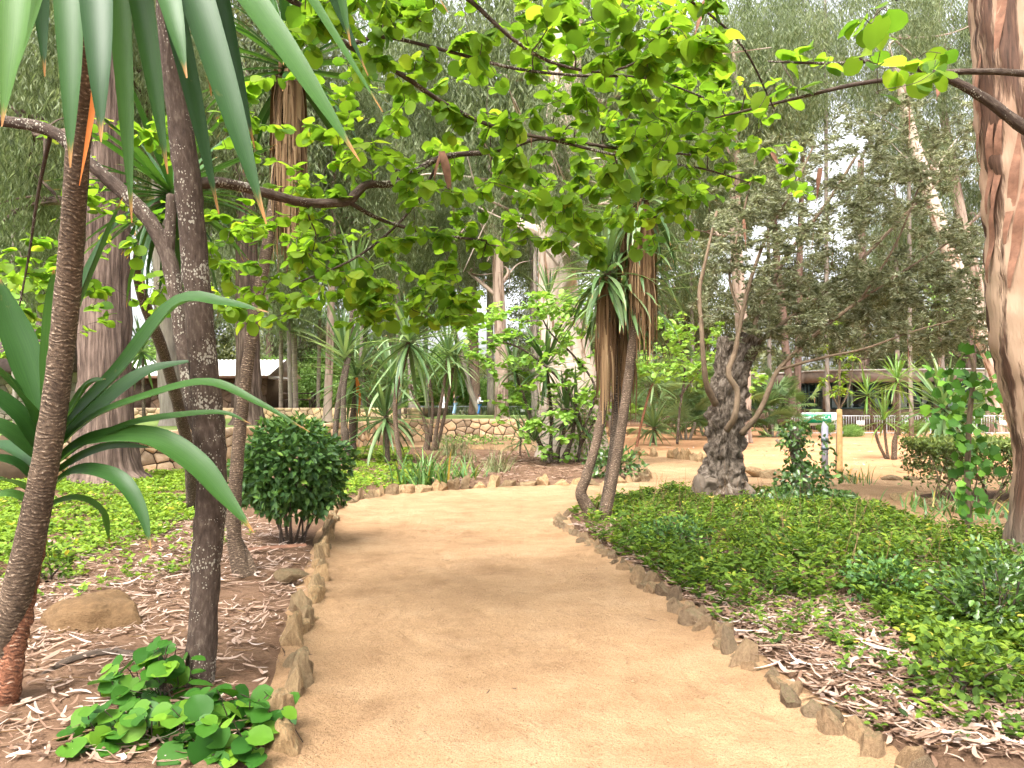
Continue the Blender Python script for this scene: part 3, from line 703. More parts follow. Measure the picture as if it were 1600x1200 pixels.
# ------------------------------------------------------------------ crowd barriers with plates
def barrier_parts(W=2.42, H=1.05, nb=17):
    out = []; fr = MB()
    fr_pts = np.array([(-W/2, 0, .12), (-W/2, 0, H - .06), (-W/2 + .06, 0, H), (W/2 - .06, 0, H), (W/2, 0, H - .06), (W/2, 0, .12), (-W/2, 0, .12)])
    tube(fr, fr_pts, .024, 6, cap=False); out.append(('frame', fr.mesh('frame', M['galv'])))
    bar = MB(); tube(bar, [(0, 0, .12), (0, 0, H)], .011, 5); b = bar.mesh('bar', M['galv'])
    ft = MB(); tube(ft, [(0, -.3, .02), (0, -.26, .1), (0, 0, .13), (0, .26, .1), (0, .3, .02)], .02, 5); f = ft.mesh('foot', M['galv'])
    pl = MB(); pl.box((-.22, -.035, .52), (.22, -.025, .78)); p = pl.mesh('plate', M['white'])
    return out, b, f, p, W, nb
_bp, _bar, _foot, _plate, BW, BN = barrier_parts()
def barrier(x, y, z, rot, label, group):
    r = thing('crowd_barrier', (x, y, z), label, 'barrier', group); r.rotation_euler = (0, 0, rot)
    for n, me in _bp: o = bpy.data.objects.new(n, me); link(o, r)
    for i in range(1, BN): o = bpy.data.objects.new('bar', _bar); link(o, r); o.location = (-BW/2 + BW * i / BN, 0, 0)
    for s in (-.8, .8): o = bpy.data.objects.new('foot', _foot); link(o, r); o.location = (s, 0, 0)
    o = bpy.data.objects.new('plate', _plate); link(o, r); return r
ORD = ['first', 'second', 'third', 'fourth', 'fifth', 'sixth']
WHERE_R = ['steel barrier half hidden by the ivy stump, under the green library sign', 'steel barrier with white plate right of the wooden stake', 'steel barrier with white plate behind the three slim young yuccas',
           'steel barrier behind the large bushy yucca over the hedge', 'steel barrier with pale plate beside the peeling eucalyptus trunk', 'steel barrier cut by the right picture edge']
for i in range(6): barrier(P(1272 + 74 * i, 0, 42)[0], 42 + .12 * (i % 2), 0.03, R(1), WHERE_R[i], 'barriers before the library')
WHERE_C = ['steel barrier on the lawn left of the person in white', 'steel barrier behind the person in the dark jacket', 'steel barrier with white plate between the two walkers in jeans', 'steel barrier just right of the person with the bag', 'steel barrier beyond the pinkish trunk on the lawn']
for i in range(5): barrier(P(655 + 40.5 * i, 0, 72)[0], 72, .56, 0, WHERE_C[i], 'barriers beyond the lawn')
for i in range(1): barrier(P(838, 0, 70)[0] + .8, 70, .56, 0, 'steel barrier showing between the central eucalyptus and the pinkish trunk', 'barriers beyond the lawn')

def text_mesh(body, size, mat):
    c = bpy.data.curves.new('lettering', 'FONT'); c.body = body; c.size = size; c.align_x = 'CENTER'; c.align_y = 'CENTER'; c.extrude = .004
    o = bpy.data.objects.new('lettering', c); COL.objects.link(o); bpy.context.view_layer.update()
    me = bpy.data.meshes.new_from_object(o.evaluated_get(bpy.context.evaluated_depsgraph_get())); bpy.data.objects.remove(o); bpy.data.curves.remove(c)
    me.materials.clear(); me.materials.append(mat); return me
sx = P(1282, 0, 41)[0]; sz = CAMH + (HZ - 653.5) * 41 / F
sg = thing('library_sign', (sx, 41, .03), 'white and green banner reading BIBLIOTECA hung on the barrier', 'sign')
m = MB(); m.box((sx - 1.0, 40.98, sz - .33), (sx + 1.0, 41.0, sz + .30)); m.build('board', M['white'], sg)
m = MB(); m.box((sx - .98, 40.972, sz - .26), (sx + .58, 40.978, sz + .22)); m.build('green_panel', M['green_sign'], sg)
mobj('lettering', text_mesh('BIBLIOTECA', .27, M['white']), sg, loc=(sx - .2, 40.966, sz + .03), rot=(R(90), 0, 0))
for s in (-.9, .9):
    m = MB(); tube(m, [(sx + s, 41.03, .03), (sx + s, 41.03, sz + .25)], .025, 6); m.build('post', M['galv'], sg)

# ------------------------------------------------------------------ picnic table
px_, pz = P(472, 0, 43)[0], 1.5
tb = thing('picnic_table', (px_, 43, pz), 'dark wooden picnic table with bench between the palm trunks', 'table')
for k in range(4):
    m = MB(); m.box((px_ - .95, 42.62 + .2 * k, pz + .80), (px_ + .95, 42.80 + .2 * k, pz + .86)); m.build('plank', M['wood_dark'], tb)
for yy in (42.1, 43.65):
    m = MB(); m.box((px_ - .95, yy, pz + .44), (px_ + .95, yy + .28, pz + .50)); m.build('bench_seat', M['wood_dark'], tb)
for s in (-.65, .65):
    for yy in (42.2, 42.75, 43.2, 43.75):
        m = MB(); m.box((px_ + s - .06, yy, pz), (px_ + s + .06, yy + .1, pz + (.8 if 42.5 < yy < 43.5 else .44))); m.build('leg', M['wood_dark'], tb)
    m = MB(); m.box((px_ + s - .05, 42.1, pz + .36), (px_ + s + .05, 43.9, pz + .435)); m.build('crossbar', M['wood_dark'], tb)

# ------------------------------------------------------------------ background woods
def crown_mesh(name, mat, nclump, per, rad, lsize, lwid, hang, tmpl, seed, clump_r, shell=.35):
    global rng
    keep = rng; rng = np.random.default_rng(seed)
    d = rdir(nclump); rr = (shell + (1 - shell) * rng.random(nclump)) ** .6
    c = d * rr[:, None] * np.array(rad)
    n = nclump * per; ci = np.repeat(np.arange(nclump), per)
    off = rng.normal(size=(n, 3)) * clump_r * np.array((1, 1, .8 if hang < .5 else 2.4))
    pos = c[ci] + off
    dr = rdir(n); dr[:, 2] = dr[:, 2] * (1 - hang) - hang * 1.6
    var = np.clip(rng.random(nclump)[ci] * .5 + rng.random(n) * .5, 0, 1)
    mb = MB(); sz = lsize * rng.uniform(.6, 1.4, n); scatter(mb, tmpl, pos, dr, rdir(n), sz, lwid * rng.uniform(.7, 1.3, n), var)
    rng = keep; return mb.mesh(name, mat)
CR = {}
CR['E1'] = crown_mesh('eucalyptus_crown', M['euc'], 150, 80, (3.6, 3.6, 4.4), .34, .055, .8, T_DIA, 301, .30)
CR['E2'] = crown_mesh('eucalyptus_crown', M['euc'], 130, 80, (4.4, 4.0, 3.4), .34, .055, .8, T_DIA, 302, .30, .2)
CR['E3'] = crown_mesh('eucalyptus_spray', M['euc'], 46, 70, (1.6, 1.6, 2.6), .28, .042, .88, T_DIA, 303, .22, .1)
CR['C1'] = crown_mesh('evergreen_crown', M['conifer'], 170, 70, (3.2, 3.2, 5.0), .24, .10, .2, T_DIA, 304, .34, .3)
CR['C2'] = crown_mesh('evergreen_crown', M['conifer'], 180, 66, (4.6, 4.0, 3.2), .24, .10, .1, T_DIA, 305, .36, .2)
CR['B1'] = crown_mesh('bush_foliage', M['bush'], 150, 110, (1.8, 1.5, 1.7), .13, .08, .15, T_DIA, 306, .26, .3)
CR['B2'] = crown_mesh('bush_foliage', M['bush'], 130, 110, (2.4, 1.6, 1.2), .13, .08, .15, T_DIA, 307, .26, .3)
def tree(name, label, cat, trunk, mat, crowns, group=None, seg=12, rough=.12, flute=0.0, nflute=7, z0=0.0, limbs=True, seed=1, rf=1.0):
    pts, rad = pxpath(trunk, 6, rf); pts[0][2] = min(pts[0][2], z0)
    base = pts[0].copy(); root = thing(name, base, label, cat, group)
    mb = MB(); tube(mb, pts, rad, seg, rough=rough, flute=flute, nflute=nflute, seed=seed, freq=3); mb.build('trunk', mat, root, smooth=True)
    r = np.random.default_rng(seed + 50)
    for (px, py, Y, sc, kind) in crowns:
        c = P(px, py, Y)
        o = mobj('crown', CR[kind], root, loc=c, rot=(0, 0, r.uniform(0, 6.28)), scale=(sc * r.uniform(.9, 1.1), sc * r.uniform(.9, 1.1), sc))
        if limbs:
            cz = c[2] - 2.2 * sc; i = int(np.argmin(np.abs(pts[:, 2] - min(cz, pts[-1][2] - .3)))); a = pts[i]
            mid = (a + c) / 2 + r.normal(size=3) * .35 + (0, 0, -.3)
            lb = MB(); s = spline([a, mid, c], 6); tube(lb, s, np.linspace(max(.04, rad[i] * .45), .03, len(s)), 7); 
            for q in range(5):
                e = c + r.normal(size=3) * np.array((2, 2, 2.)) * sc; k = s[r.integers(4, len(s))]; tube(lb, spline([k, (k + e) / 2 + r.normal(size=3) * .25, e], 4), np.linspace(.05, .012, 9), 5)
            lb.build('limb', mat, root, smooth=True)
    return root
W = 'woodland trees'
# giant eucalyptus in the centre
tree('eucalyptus_tree', 'giant pale eucalyptus with massive trunk behind the yucca clump', 'tree',
     [(894,735,23.5,66),(894,712,23.5,58),(893,680,23.5,53),(890,620,23.5,49),(884,560,23.6,43),(876,500,23.6,35),(872,450,23.8,31),(872,330,24,28),(878,200,24,26),(886,60,24,23),(896,-120,24,19)], M['euc_pale'],
     [(800,330,26,.55,'E3'),(868,330,21.5,.42,'E3'),(845,250,21.5,.5,'E3'),(905,270,21.5,.5,'E3'),(870,180,21.5,.55,'E3'),(905,390,21.8,.3,'E3'),(760,260,27,.8,'E3'),(960,240,27,.9,'E3'),(860,120,27,1.0,'E1'),(1010,120,28,.8,'E1'),(735,90,28,.8,'E2')], seg=28, rough=.07, z0=0, seed=3)
tree('eucalyptus_tree', 'pinkish straight eucalyptus at the right end of the stone wall', 'tree',
     [(786,662,37.6,22),(784,640,37.6,15),(783,560,37.8,13.5),(780,480,38,12.5),(776,380,38,11),(770,250,38,9),(765,100,38,7)], M['euc_mid'],
     [(772,410,39,.62,'E3'),(725,420,39,.7,'E3'),(745,330,38,.8,'E3'),(700,300,40,.9,'E1'),(640,160,40,.8,'E1')], z0=.95, seed=4, rf=.75)
tree('pine_tree', 'leaning pale trunk meeting the dark trunk behind the walkers', 'tree', [(748,642,66,8),(735,610,66,8),(722,560,66,7.5),(705,500,66,7),(690,420,66,6)], M['bark_grey'], [(690,380,66,.9,'E1')], z0=.6, seed=5, rf=.55)
tree('pine_tree', 'thick dark upright trunk beyond the walkers on the lawn', 'tree', [(742,645,67,15),(742,620,67,12.5),(740,560,67,12),(738,480,67,11),(735,330,67,8)], M['bark_pine'], [(745,400,68,1.2,'C2'),(720,270,68,1.3,'E1')], z0=.6, seed=6, rf=.7)
tree('pine_tree', 'slim grey trunk in front of the far thicket beside the lawn', 'tree', [(767,642,69,6),(766,560,69,5.5),(765,400,69,4.5)], M['bark_grey'], [(800,240,70,1.2,'E2')], z0=.6, seed=7)
# left giants
tree('cypress_tree', 'huge stringy-barked trunk with flared foot at the left', 'tree',
     [(168,757,15.6,84),(166,738,15.6,66),(164,705,15.6,57),(164,640,15.7,51),(163,540,15.8,47),(163,420,16,46),(163,300,16,44),(163,150,16,40),(163,-60,16,34)], M['bark_cedar'],
     [(60,180,19,.7,'E2'),(20,330,22,.6,'E1'),(240,120,21,.6,'E2'),(160,-60,19,.7,'E2')], seg=40, rough=.10, flute=.16, nflute=17, z0=0, seed=8, rf=.76)
tree('cypress_tree', 'pale trunk with whitish bark behind the lichened forked tree', 'tree', [(270,668,25,22),(268,640,25,17),(262,560,25,15.5),(255,430,25,14.5),(250,250,25,12)], M['bark_grey'], [(250,200,26,.8,'C1'),(200,90,27,.8,'C1')], seg=18, rough=.1, flute=.1, nflute=9, z0=.9, seed=9)
tree('cypress_tree', 'reddish stringy trunk right of the corrugated roof', 'tree', [(388,668,26,36),(388,650,26,27),(388,610,26,23),(387,540,26,20),(386,430,26,18.5),(385,300,26,16),(385,120,26,13)], M['bark_cedar'], [(400,220,27,.85,'E1'),(350,60,28,.9,'C1'),(470,90,29,.8,'E1')], seg=24, rough=.1, flute=.14, nflute=11, z0=.9, seed=10, rf=.85)
tree('eucalyptus_tree', 'thick pale trunk on the lawn behind the dark twin yucca stems', 'tree', [(511,660,29,16),(512,640,29,12.5),(514,580,29,11.5),(517,480,29,10),(520,350,29,8.5),(522,200,29,7)], M['euc_mid'], [(560,330,31,.8,'E1'),(520,400,31,.55,'E3'),(500,250,31,.8,'E1')], z0=.95, seed=11, rf=.55)
# right side
tree('eucalyptus_tree', 'pink trunked tree directly behind the olive', 'tree', [(1163,692,33,18),(1163,670,33,14.5),(1163,600,33,13.5),(1158,500,33,13),(1150,380,33,12),(1148,250,33,10.5),(1150,60,33,8)], M['euc_mid'], [(1120,180,34,.9,'E1'),(1200,120,34,.8,'E1'),(1110,330,34,.6,'E3')], z0=0, seed=12, rf=.75)
tree('pine_tree', 'slender leaning pine before the library windows', 'tree', [(1240,662,43,6.5),(1236,620,43,6),(1229,560,43,6),(1222,480,43,5.5),(1212,380,43,5),(1200,220,43,4)], M['bark_pine'], [(1215,300,44,.75,'E3'),(1180,100,44,.9,'E1')], z0=0, seed=13)
tree('pine_tree', 'straight reddish pine standing against the library pillar', 'tree', [(1246,664,44,8.5),(1246,620,44,8),(1247,560,44,8),(1248,480,44,7.5),(1250,380,44,6.5),(1256,200,44,5)], M['bark_pine'], [(1290,440,46,.7,'C2'),(1340,470,47,.7,'C2'),(1262,120,45,.8,'E1'),(1200,470,48,.6,'C2')], z0=0, seed=14, rf=.68)
tree('eucalyptus_tree', 'pale eucalyptus leaning steeply left near the right edge', 'tree', [(1605,720,34,17),(1590,660,34,14),(1562,590,34,13),(1525,500,34,12),(1490,410,34,11),(1455,310,34,10),(1425,210,34,8),(1400,100,34,6)], M['euc_pale'], [(1450,230,36,.55,'E3'),(1400,60,35,.7,'E1')], z0=0, seed=15)
tree('eucalyptus_tree', 'second leaning eucalyptus limb tree behind the hedge', 'tree', [(1562,690,46,12),(1555,600,46,10),(1535,480,46,9),(1500,330,46,8),(1470,150,46,6)], M['euc_mid'], [(1540,400,47,.85,'E3'),(1560,300,47,.9,'E3'),(1490,40,47,1.0,'E1')], z0=0, seed=16)
tree('pine_tree', 'dark trunk right of the tall yucca beyond the fence', 'tree', [(1519,672,52,9),(1518,600,52,8),(1516,480,52,7),(1512,330,52,6)], M['bark_pine'], [(1520,480,54,.6,'C1'),(1450,530,54,.75,'C2'),(1560,560,53,.6,'C2'),(1500,300,53,.6,'E3')], z0=0, seed=17)
tree('pine_tree', 'dark trunk half hidden by olive foliage above the library roof', 'tree', [(1352,640,58,8),(1350,520,58,7),(1347,400,58,6),(1345,250,58,5)], M['bark_pine'], [(1350,520,60,1.0,'C2'),(1420,560,60,.9,'C2'),(1260,520,62,1.0,'C2'),(1350,150,58,.6,'E3')], z0=0, seed=18)
# far row filling the background
for i, (px, py, Y, sc, kd, lab) in enumerate([
    (470,560,60,1.0,'C2','far dark evergreen behind the picnic table'), (570,520,64,1.2,'E1','far grey green eucalyptus above the drooping yuccas'),
    (640,420,62,1.2,'E1','far tall eucalyptus left of the walkers'), (850,520,70,1.2,'C1','far evergreen behind the giant eucalyptus'),
    (940,470,60,1.3,'C1','dark evergreen between the eucalyptus and triple yucca'), (1040,440,56,1.2,'C1','dark evergreen right of the triple yucca'),
    (1090,500,60,1.1,'C2','dark evergreen behind the olive stump'), (300,500,62,1.2,'C1','dark evergreen over the corrugated roof'),
    (60,460,50,1.2,'C1','dark evergreen above the old stone house'), (420,430,56,1.2,'E1','grey green eucalyptus over the small shed'),
    (1010,300,58,1.4,'E1','tall eucalyptus above the triple yucca crown'), (1100,200,60,1.3,'E1','tall eucalyptus above the pink trunk'),
    (560,300,60,1.1,'E2','pale eucalyptus behind the forked branch'), (310,330,58,1.3,'E1','tall grey eucalyptus behind the lichened trunk'),
    (80,250,54,1.3,'E1','tall grey eucalyptus at the left edge'), (1400,400,66,.9,'E1','thin eucalyptus above the right fence'), (1580,480,60,1.0,'E1','eucalyptus behind the peeling trunk')]):
    ex = [(px + 40 * (-1) ** i, py - 210 * 56 / Y, Y + 1, sc * .9, kd)] if py > 300 and px < 1100 else []
    tree('background_tree', lab, 'tree', [(px + 6, 650, Y, 7), (px + 3, 600, Y, 6), (px, py, Y, 4.5), (px + 3, py - 60, Y, 3)], M['bark_pine' if i % 2 else 'bark_grey'], [(px, py, Y, sc, kd)] + ex, W, seed=20 + i, z0=-.1)
for i, (px, py, Y, sc, lab) in enumerate([(450,440,40,.9,'grey green hanging eucalyptus behind the bark strip'), (610,470,44,.9,'hanging eucalyptus foliage above the umbrella yucca'), (664,470,46,.85,'hanging eucalyptus foliage above the many-stemmed yucca'),
    (830,380,42,.8,'weeping eucalyptus left of the giant trunk'), (950,350,40,.9,'weeping eucalyptus right of the giant trunk'), (330,420,36,.8,'hanging foliage between the left trunks'), (1080,420,44,.9,'weeping eucalyptus over the left olive branches'),
    (40,420,30,.8,'hanging grey foliage above the old stone house roof'), (20,250,28,.9,'sunlit grey foliage high at the left edge'), (620,270,36,.9,'pale weeping eucalyptus behind the crooked branch'), (835,210,38,.9,'pale weeping eucalyptus above the pinkish trunk'), (1200,260,42,.8,'thin weeping eucalyptus above the olive'), (1290,60,44,.7,'thin eucalyptus top above the olive crown'), (1540,200,44,.8,'weeping eucalyptus behind the peeling trunk top'), (1400,380,42,.75,'sparse weeping eucalyptus in the gap over the right fence'), (1470,420,46,.8,'sparse weeping eucalyptus beside the leaning trunk'), (1420,230,40,.6,'sparse weeping eucalyptus high behind the olive')]):
    tree('weeping_eucalyptus', lab, 'tree', [(px + 4, 648, Y, 3.5), (px + 2, 560, Y, 3.2), (px, py, Y, 2.6), (px - 2, py - 90, Y, 1.5)], M['bark_grey'], [(px, py, Y, sc * 1.25, 'E3'), (px + 45, py - 90, Y + 1, sc * 1.2, 'E3'), (px - 48, py - 70, Y + 1, sc * 1.2, 'E3'), (px + 10, py - 170, Y, sc * 1.3, 'E3')], 'weeping eucalyptus trees', seed=60 + i, z0=-.1, limbs=False)
# far wood as one mass
mb = MB(); n = 52000
px = rng.uniform(-250, 1850, n); Y = rng.uniform(84, 104, n); top = 5.5 + 6 * np.array([max(0, .5 + mnoise.noise((p * .012, 2.2, 0))) for p in px])
zz = rng.random(n) ** .8 * top
scatter(mb, T_DIA, np.stack([(px - 800) * Y / F, Y, zz], -1), rdir(n), rdir(n), rng.uniform(.5, 1.0, n), rng.uniform(.25, .5, n), np.clip(rng.normal(.45, .25, n), 0, 1))
tag(mb.build('far_wood', M['conifer']), 'dense dark wood closing the view behind the garden', 'wood', kind='stuff')
# bushes
for i, (px, py, Y, sc, kd, lab) in enumerate([(640,605,76,1.5,'B1','pale green bush behind the fence left of the walkers'), (700,590,78,1.9,'B1','large light green bush behind the walkers'),
    (765,618,77,1.3,'B2','yellow green bush between the two far trunks'), (820,630,74,1.2,'B2','light bush beyond the gap beside the eucalyptus'), (600,620,70,1.3,'B1','green bush behind the drooping yuccas'),
    (500,600,58,1.5,'B1','green bush behind the picnic table'), (430,600,54,1.1,'B1','green bush beside the small shed'), (235,590,52,1.3,'B1','bright bush above the left roof edge'),
    (950,600,44,1.1,'B1','green bush between triple yucca and giant eucalyptus'), (1050,600,48,1.3,'C2','dark shrub behind the fan palms'), (1330,676,40,.32,'B2','low green plants at the foot of the fence'),
    (1290,668,41,.24,'B2','small leafy plants below the library sign'), (1430,668,41,.3,'B2','small plant behind the young yuccas at the fence'), (1560,640,47,.9,'B1','leafy bush behind the fence at far right')]):
    c = P(px, py, Y); b = thing('bush', (c[0], c[1], c[2] - 1.2 * sc), lab, 'bush', 'garden bushes')
    mobj('foliage', CR[kd], b, loc=c, rot=(0, 0, i * 1.3), scale=sc if kd[0] == 'B' else sc * .45)
    mb = MB()
    for q in range(4): tube(mb, spline([(c[0] + .1 * q, c[1], c[2] - 1.9 * sc), (c[0] + (q - 1.5) * .2 * sc, c[1], c[2] - .8 * sc), (c[0] + (q - 1.5) * .5 * sc, c[1], c[2])], 3), .03 * sc, 5)
    mb.build('stems', M['twig'], b)['kind'] = 'stuff'

# ------------------------------------------------------------------ yuccas: every blade its own piece
def blade_mesh(elev, droop, w=.062, n=8, fold=.22, mat=None, name='leaf'):
    V, Q, U = [], [], []; a = elev; p = np.zeros(3)
    for i in range(n + 1):
        t = i / n
        hw = w / 2 * (0.55 + .45 * min(1, t / .3)) * (1 - max(0, (t - .45) / .55) ** 1.8)
        if i == n: hw = .002
        d = np.array((math.cos(a), 0, math.sin(a))); up = np.array((-math.sin(a), 0, math.cos(a)))
        for s in (-1, 0, 1): V.append(p + np.array((0, s * hw, 0)) + up * (fold * hw if s else -fold * hw * .5)); U.append((.5 + s * .5, t))
        p = p + d / n; a -= droop * (0.25 + 1.5 * t) / n
        a = max(a, -1.5)
    for i in range(n):
        for s in (0, 1): Q.append((i*3+s, i*3+s+1, (i+1)*3+s+1, (i+1)*3+s))
    return make_mesh(name, V, [np.array(Q)], mat or M['yucca'], U, np.linspace(0, 1, len(V)), True)
ELEV = [88, 76, 64, 52, 40, 28, 15, 2, -12, -28, -45, -62]
BLADES, BLADES_L, BLADES_M = {}, {}, {}
for e in ELEV:
    for k, dr in enumerate((.12, .45, .9)):
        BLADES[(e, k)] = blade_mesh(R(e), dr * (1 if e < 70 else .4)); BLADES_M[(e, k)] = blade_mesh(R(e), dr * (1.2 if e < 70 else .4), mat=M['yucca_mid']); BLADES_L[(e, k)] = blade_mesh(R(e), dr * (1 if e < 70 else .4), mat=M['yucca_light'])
def rosette(root, c, L, n, lo=-45, hi=85, seed=0, light=False, wscale=1.0, tilt=(0, 0), power=1.0):
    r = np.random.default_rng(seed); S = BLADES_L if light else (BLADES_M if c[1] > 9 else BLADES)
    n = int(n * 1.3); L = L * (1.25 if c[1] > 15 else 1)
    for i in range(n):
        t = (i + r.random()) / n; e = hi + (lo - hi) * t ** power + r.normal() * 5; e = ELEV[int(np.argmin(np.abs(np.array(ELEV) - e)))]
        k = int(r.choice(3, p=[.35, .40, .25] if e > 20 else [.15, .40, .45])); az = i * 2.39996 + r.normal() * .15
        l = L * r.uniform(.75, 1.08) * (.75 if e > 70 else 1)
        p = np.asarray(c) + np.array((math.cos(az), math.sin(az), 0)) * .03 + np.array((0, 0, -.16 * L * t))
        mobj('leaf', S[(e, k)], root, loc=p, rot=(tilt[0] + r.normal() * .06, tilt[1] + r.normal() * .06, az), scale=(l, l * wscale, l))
def skirt(root, c, length, rad, n, seed, spread=.35):
    r = np.random.default_rng(seed); mb = MB()
    for i in range(n):
        a = r.uniform(0, 6.283); zt = -r.uniform(0, .75) * length; rr = rad * r.uniform(.8, 1.2); l = length * r.uniform(.35, .8)
        p0 = np.asarray(c) + (math.cos(a) * rr, math.sin(a) * rr, zt); o = np.array((math.cos(a), math.sin(a), 0)) * spread * rad * r.uniform(.3, 2.2)
        pts = spline([p0, p0 + o * .9 + (0, 0, -l * .35), p0 + o * r.uniform(.5, 1.3) + (0, 0, -l)], 3)
        sd = np.array((-math.sin(a + r.normal() * .5), math.cos(a), 0)) * r.uniform(.010, .028)
        V = []; 
        for j, q in enumerate(pts): f = 1 - .75 * j / (len(pts) - 1); V += [q - sd * f, q + sd * f]
        mb.add(V, [(2*j, 2*j+1, 2*j+3, 2*j+2) for j in range(len(pts) - 1)], var=r.random())
    return tag(mb.build('dead_leaf_skirt', M['deadleaf'], root), kind='stuff')
def stem(root, spec, mat, seg=10, name='trunk', ring=.07, k=7, rough=.05, seed=0, rf=1.0):
    pts, rad = pxpath(spec, k, rf); mb = MB(); tube(mb, pts, rad, seg, ring=ring, rough=rough, seed=seed); mb.build(name, mat, root, smooth=True); return pts[-1]
def pathleaf(root, rows, w_px, mat, fold=.25, name='leaf'):
    """one blade following picture rows (px, py, Y)"""
    s = spline(np.array([(a, b, c, 0) for a, b, c in rows], float), 5); pts = np.array([P(a, b, c) for a, b, c, _ in s]); n = len(pts) - 1
    w = w_px * s[:, 2] / F; tan = norm(np.gradient(pts, axis=0)); V, U, Q = [], [], []
    view = norm(pts - np.array((0, 0, CAMH)))
    for i in range(n + 1):
        t = i / n; hw = w[i] / 2 * (.55 + .45 * min(1, t / .3)) * (1 - max(0, (t - .5) / .5) ** 1.7)
        if i == n: hw = .002
        sd = norm(np.cross(tan[i], (0.1, -.55, .85))); up = np.cross(sd, tan[i])
        for k in (-1, 0, 1): V.append(pts[i] + sd * hw * k + up * (fold * hw if k else -fold * hw)); U.append((.5 + .5 * k, t))
    for i in range(n):
        for k in (0, 1): Q.append((i*3+k, i*3+k+1, (i+1)*3+k+1, (i+1)*3+k))
    V = np.array(V); c = V[0].copy()
    return mobj(name, make_mesh(name, V - c, [np.array(Q)], mat, U, None, True), root, loc=c)

# near yucca at the left edge, its crown hanging into the top of the view
b = G3(-15, 1082); y1 = thing('yucca_tree', b, 'tall tan ringed yucca trunk at the left edge with broad hanging blades above', 'yucca')
stem(y1, [(-22,1110,4.02,33),(-12,1060,4.03,31),(18,960,4.0,28),(50,830,3.95,25),(75,700,3.9,23.5),(95,560,3.85,22.5),(109,420,3.75,22),(119,280,3.6,21),(130,120,3.4,20.5),(142,-60,3.1,21),(170,-200,2.85,22),(215,-290,2.72,22)], M['bark_yucca'], 20, ring=.05, k=9, rf=.84)
cY = 2.68; ctr = (215, -300)
for mid, tip, w, dY in [((40,-70),(3,198),50,-.35), ((78,-80),(12,150),40,-.1), ((112,-70),(110,262),46,-.45), ((152,-70),(158,222),52,-.55), ((186,-60),(206,348),34,-.1), ((212,-70),(262,272),38,-.25),
    ((245,-90),(292,122),44,-.5), ((290,-60),(416,350),56,-.45), ((262,-30),(342,335),36,.0), ((340,-80),(562,252),62,-.35), ((330,-60),(398,232),28,.1), ((430,-90),(598,175),24,-.1),
    ((470,-110),(575,118),26,.15), ((500,-170),(548,72),30,.1), ((20,-200),(-140,90),46,-.2), ((380,-240),(640,-60),46,.2), ((120,-260),(-60,-60),44,.1), ((60,-120),(70,120),34,.3), ((300,-130),(330,150),30,.35), ((560,-200),(700,20),26,.2)]:
    pathleaf(y1, [(*ctr, cY), ((ctr[0]*.45+mid[0]*.55), ctr[1]*.5+mid[1]*.5-40, cY + dY*.4), (*mid, cY + dY*.8), ((mid[0]*.45+tip[0]*.55), mid[1]*.45+tip[1]*.55, cY + dY), (*tip, cY + dY*1.05)], w, M['yucca'])
rosette(y1, P(ctr[0], ctr[1], cY), .8, 22, 20, 88, 401)
pathleaf(y1, [(410,5,2.9),(430,60,2.9),(462,105,2.9),(490,132,2.9)], 20, M['orangeleaf'])
pathleaf(y1, [(150,20,3.2),(148,140,3.2),(138,215,3.2),(124,290,3.2)], 10, M['orangeleaf'])
# young yucca behind that trunk
b = G3(8, 1122); y2 = thing('young_yucca', b, 'young yucca with reddish scaly stem and long arching blades across the left trunks', 'yucca')
stem(y2, [(4,1125,4.0,17),(18,1040,4.0,17),(36,950,4.02,16),(52,860,4.05,15),(64,780,4.1,14),(70,700,4.12,12),(74,640,4.12,10)], M['bark_yucca_red'], 12, ring=.25, k=9, rough=.15)
for rows, w in [
    ([(76,690),(120,645),(190,575),(275,474),(350,474),(420,488)], 44), ([(76,700),(130,660),(190,608),(240,578),(316,561)], 40), ([(76,715),(140,655),(220,622),(322,598),(400,628),(484,675)], 24),
    ([(76,735),(130,695),(200,664),(260,652),(345,645),(392,662)], 20), ([(76,745),(130,712),(180,697),(243,700)], 22), ([(74,735),(135,690),(233,684),(304,724),(350,776),(397,832)], 46),
    ([(74,765),(110,738),(150,736),(192,754),(222,802),(236,858)], 30), ([(78,640),(96,570),(118,480),(160,380),(192,308)], 50), ([(66,650),(40,560),(18,500),(-4,430)], 48), ([(64,680),(40,625),(0,580),(-40,550)], 36),
    ([(62,700),(30,650),(-20,612),(-60,600)], 36), ([(60,715),(25,682),(-15,662),(-60,660)], 34), ([(60,730),(20,700),(-30,690)], 26), ([(58,755),(20,722),(-40,712)], 24), ([(56,775),(20,752),(-30,745)], 22), ([(56,790),(18,772),(-30,778)], 20),
    ([(76,690),(110,640),(138,600),(165,592)], 26), ([(74,640),(80,560),(86,470),(84,420)], 34), ([(70,790),(120,778),(160,800),(172,850)], 16)]:
    n = len(rows); d = rng.uniform(-.45, .35); pathleaf(y2, [(a, bb, 4.1 + d * k / (n - 1)) for k, (a, bb) in enumerate(rows)], w, M['yucca'])
# yucca with crown behind the lichened trunk
b = G3(300, 800, .05); y3 = thing('yucca_tree', b, 'slim leaning yucca whose dark crown hangs behind the lichened trunk', 'yucca')
e = stem(y3, [(301,800,11.5,14),(297,720,11,13),(280,640,10.3,12.5),(255,550,9.5,12),(222,460,8.7,11.5),(216,400,8,11),(238,335,7.4,11),(268,292,7,12)], M['bark_yucca_grey'], 10, rf=.72)
rosette(y3, e, 1.05, 58, -62, 60, 403, tilt=(.05, .1))
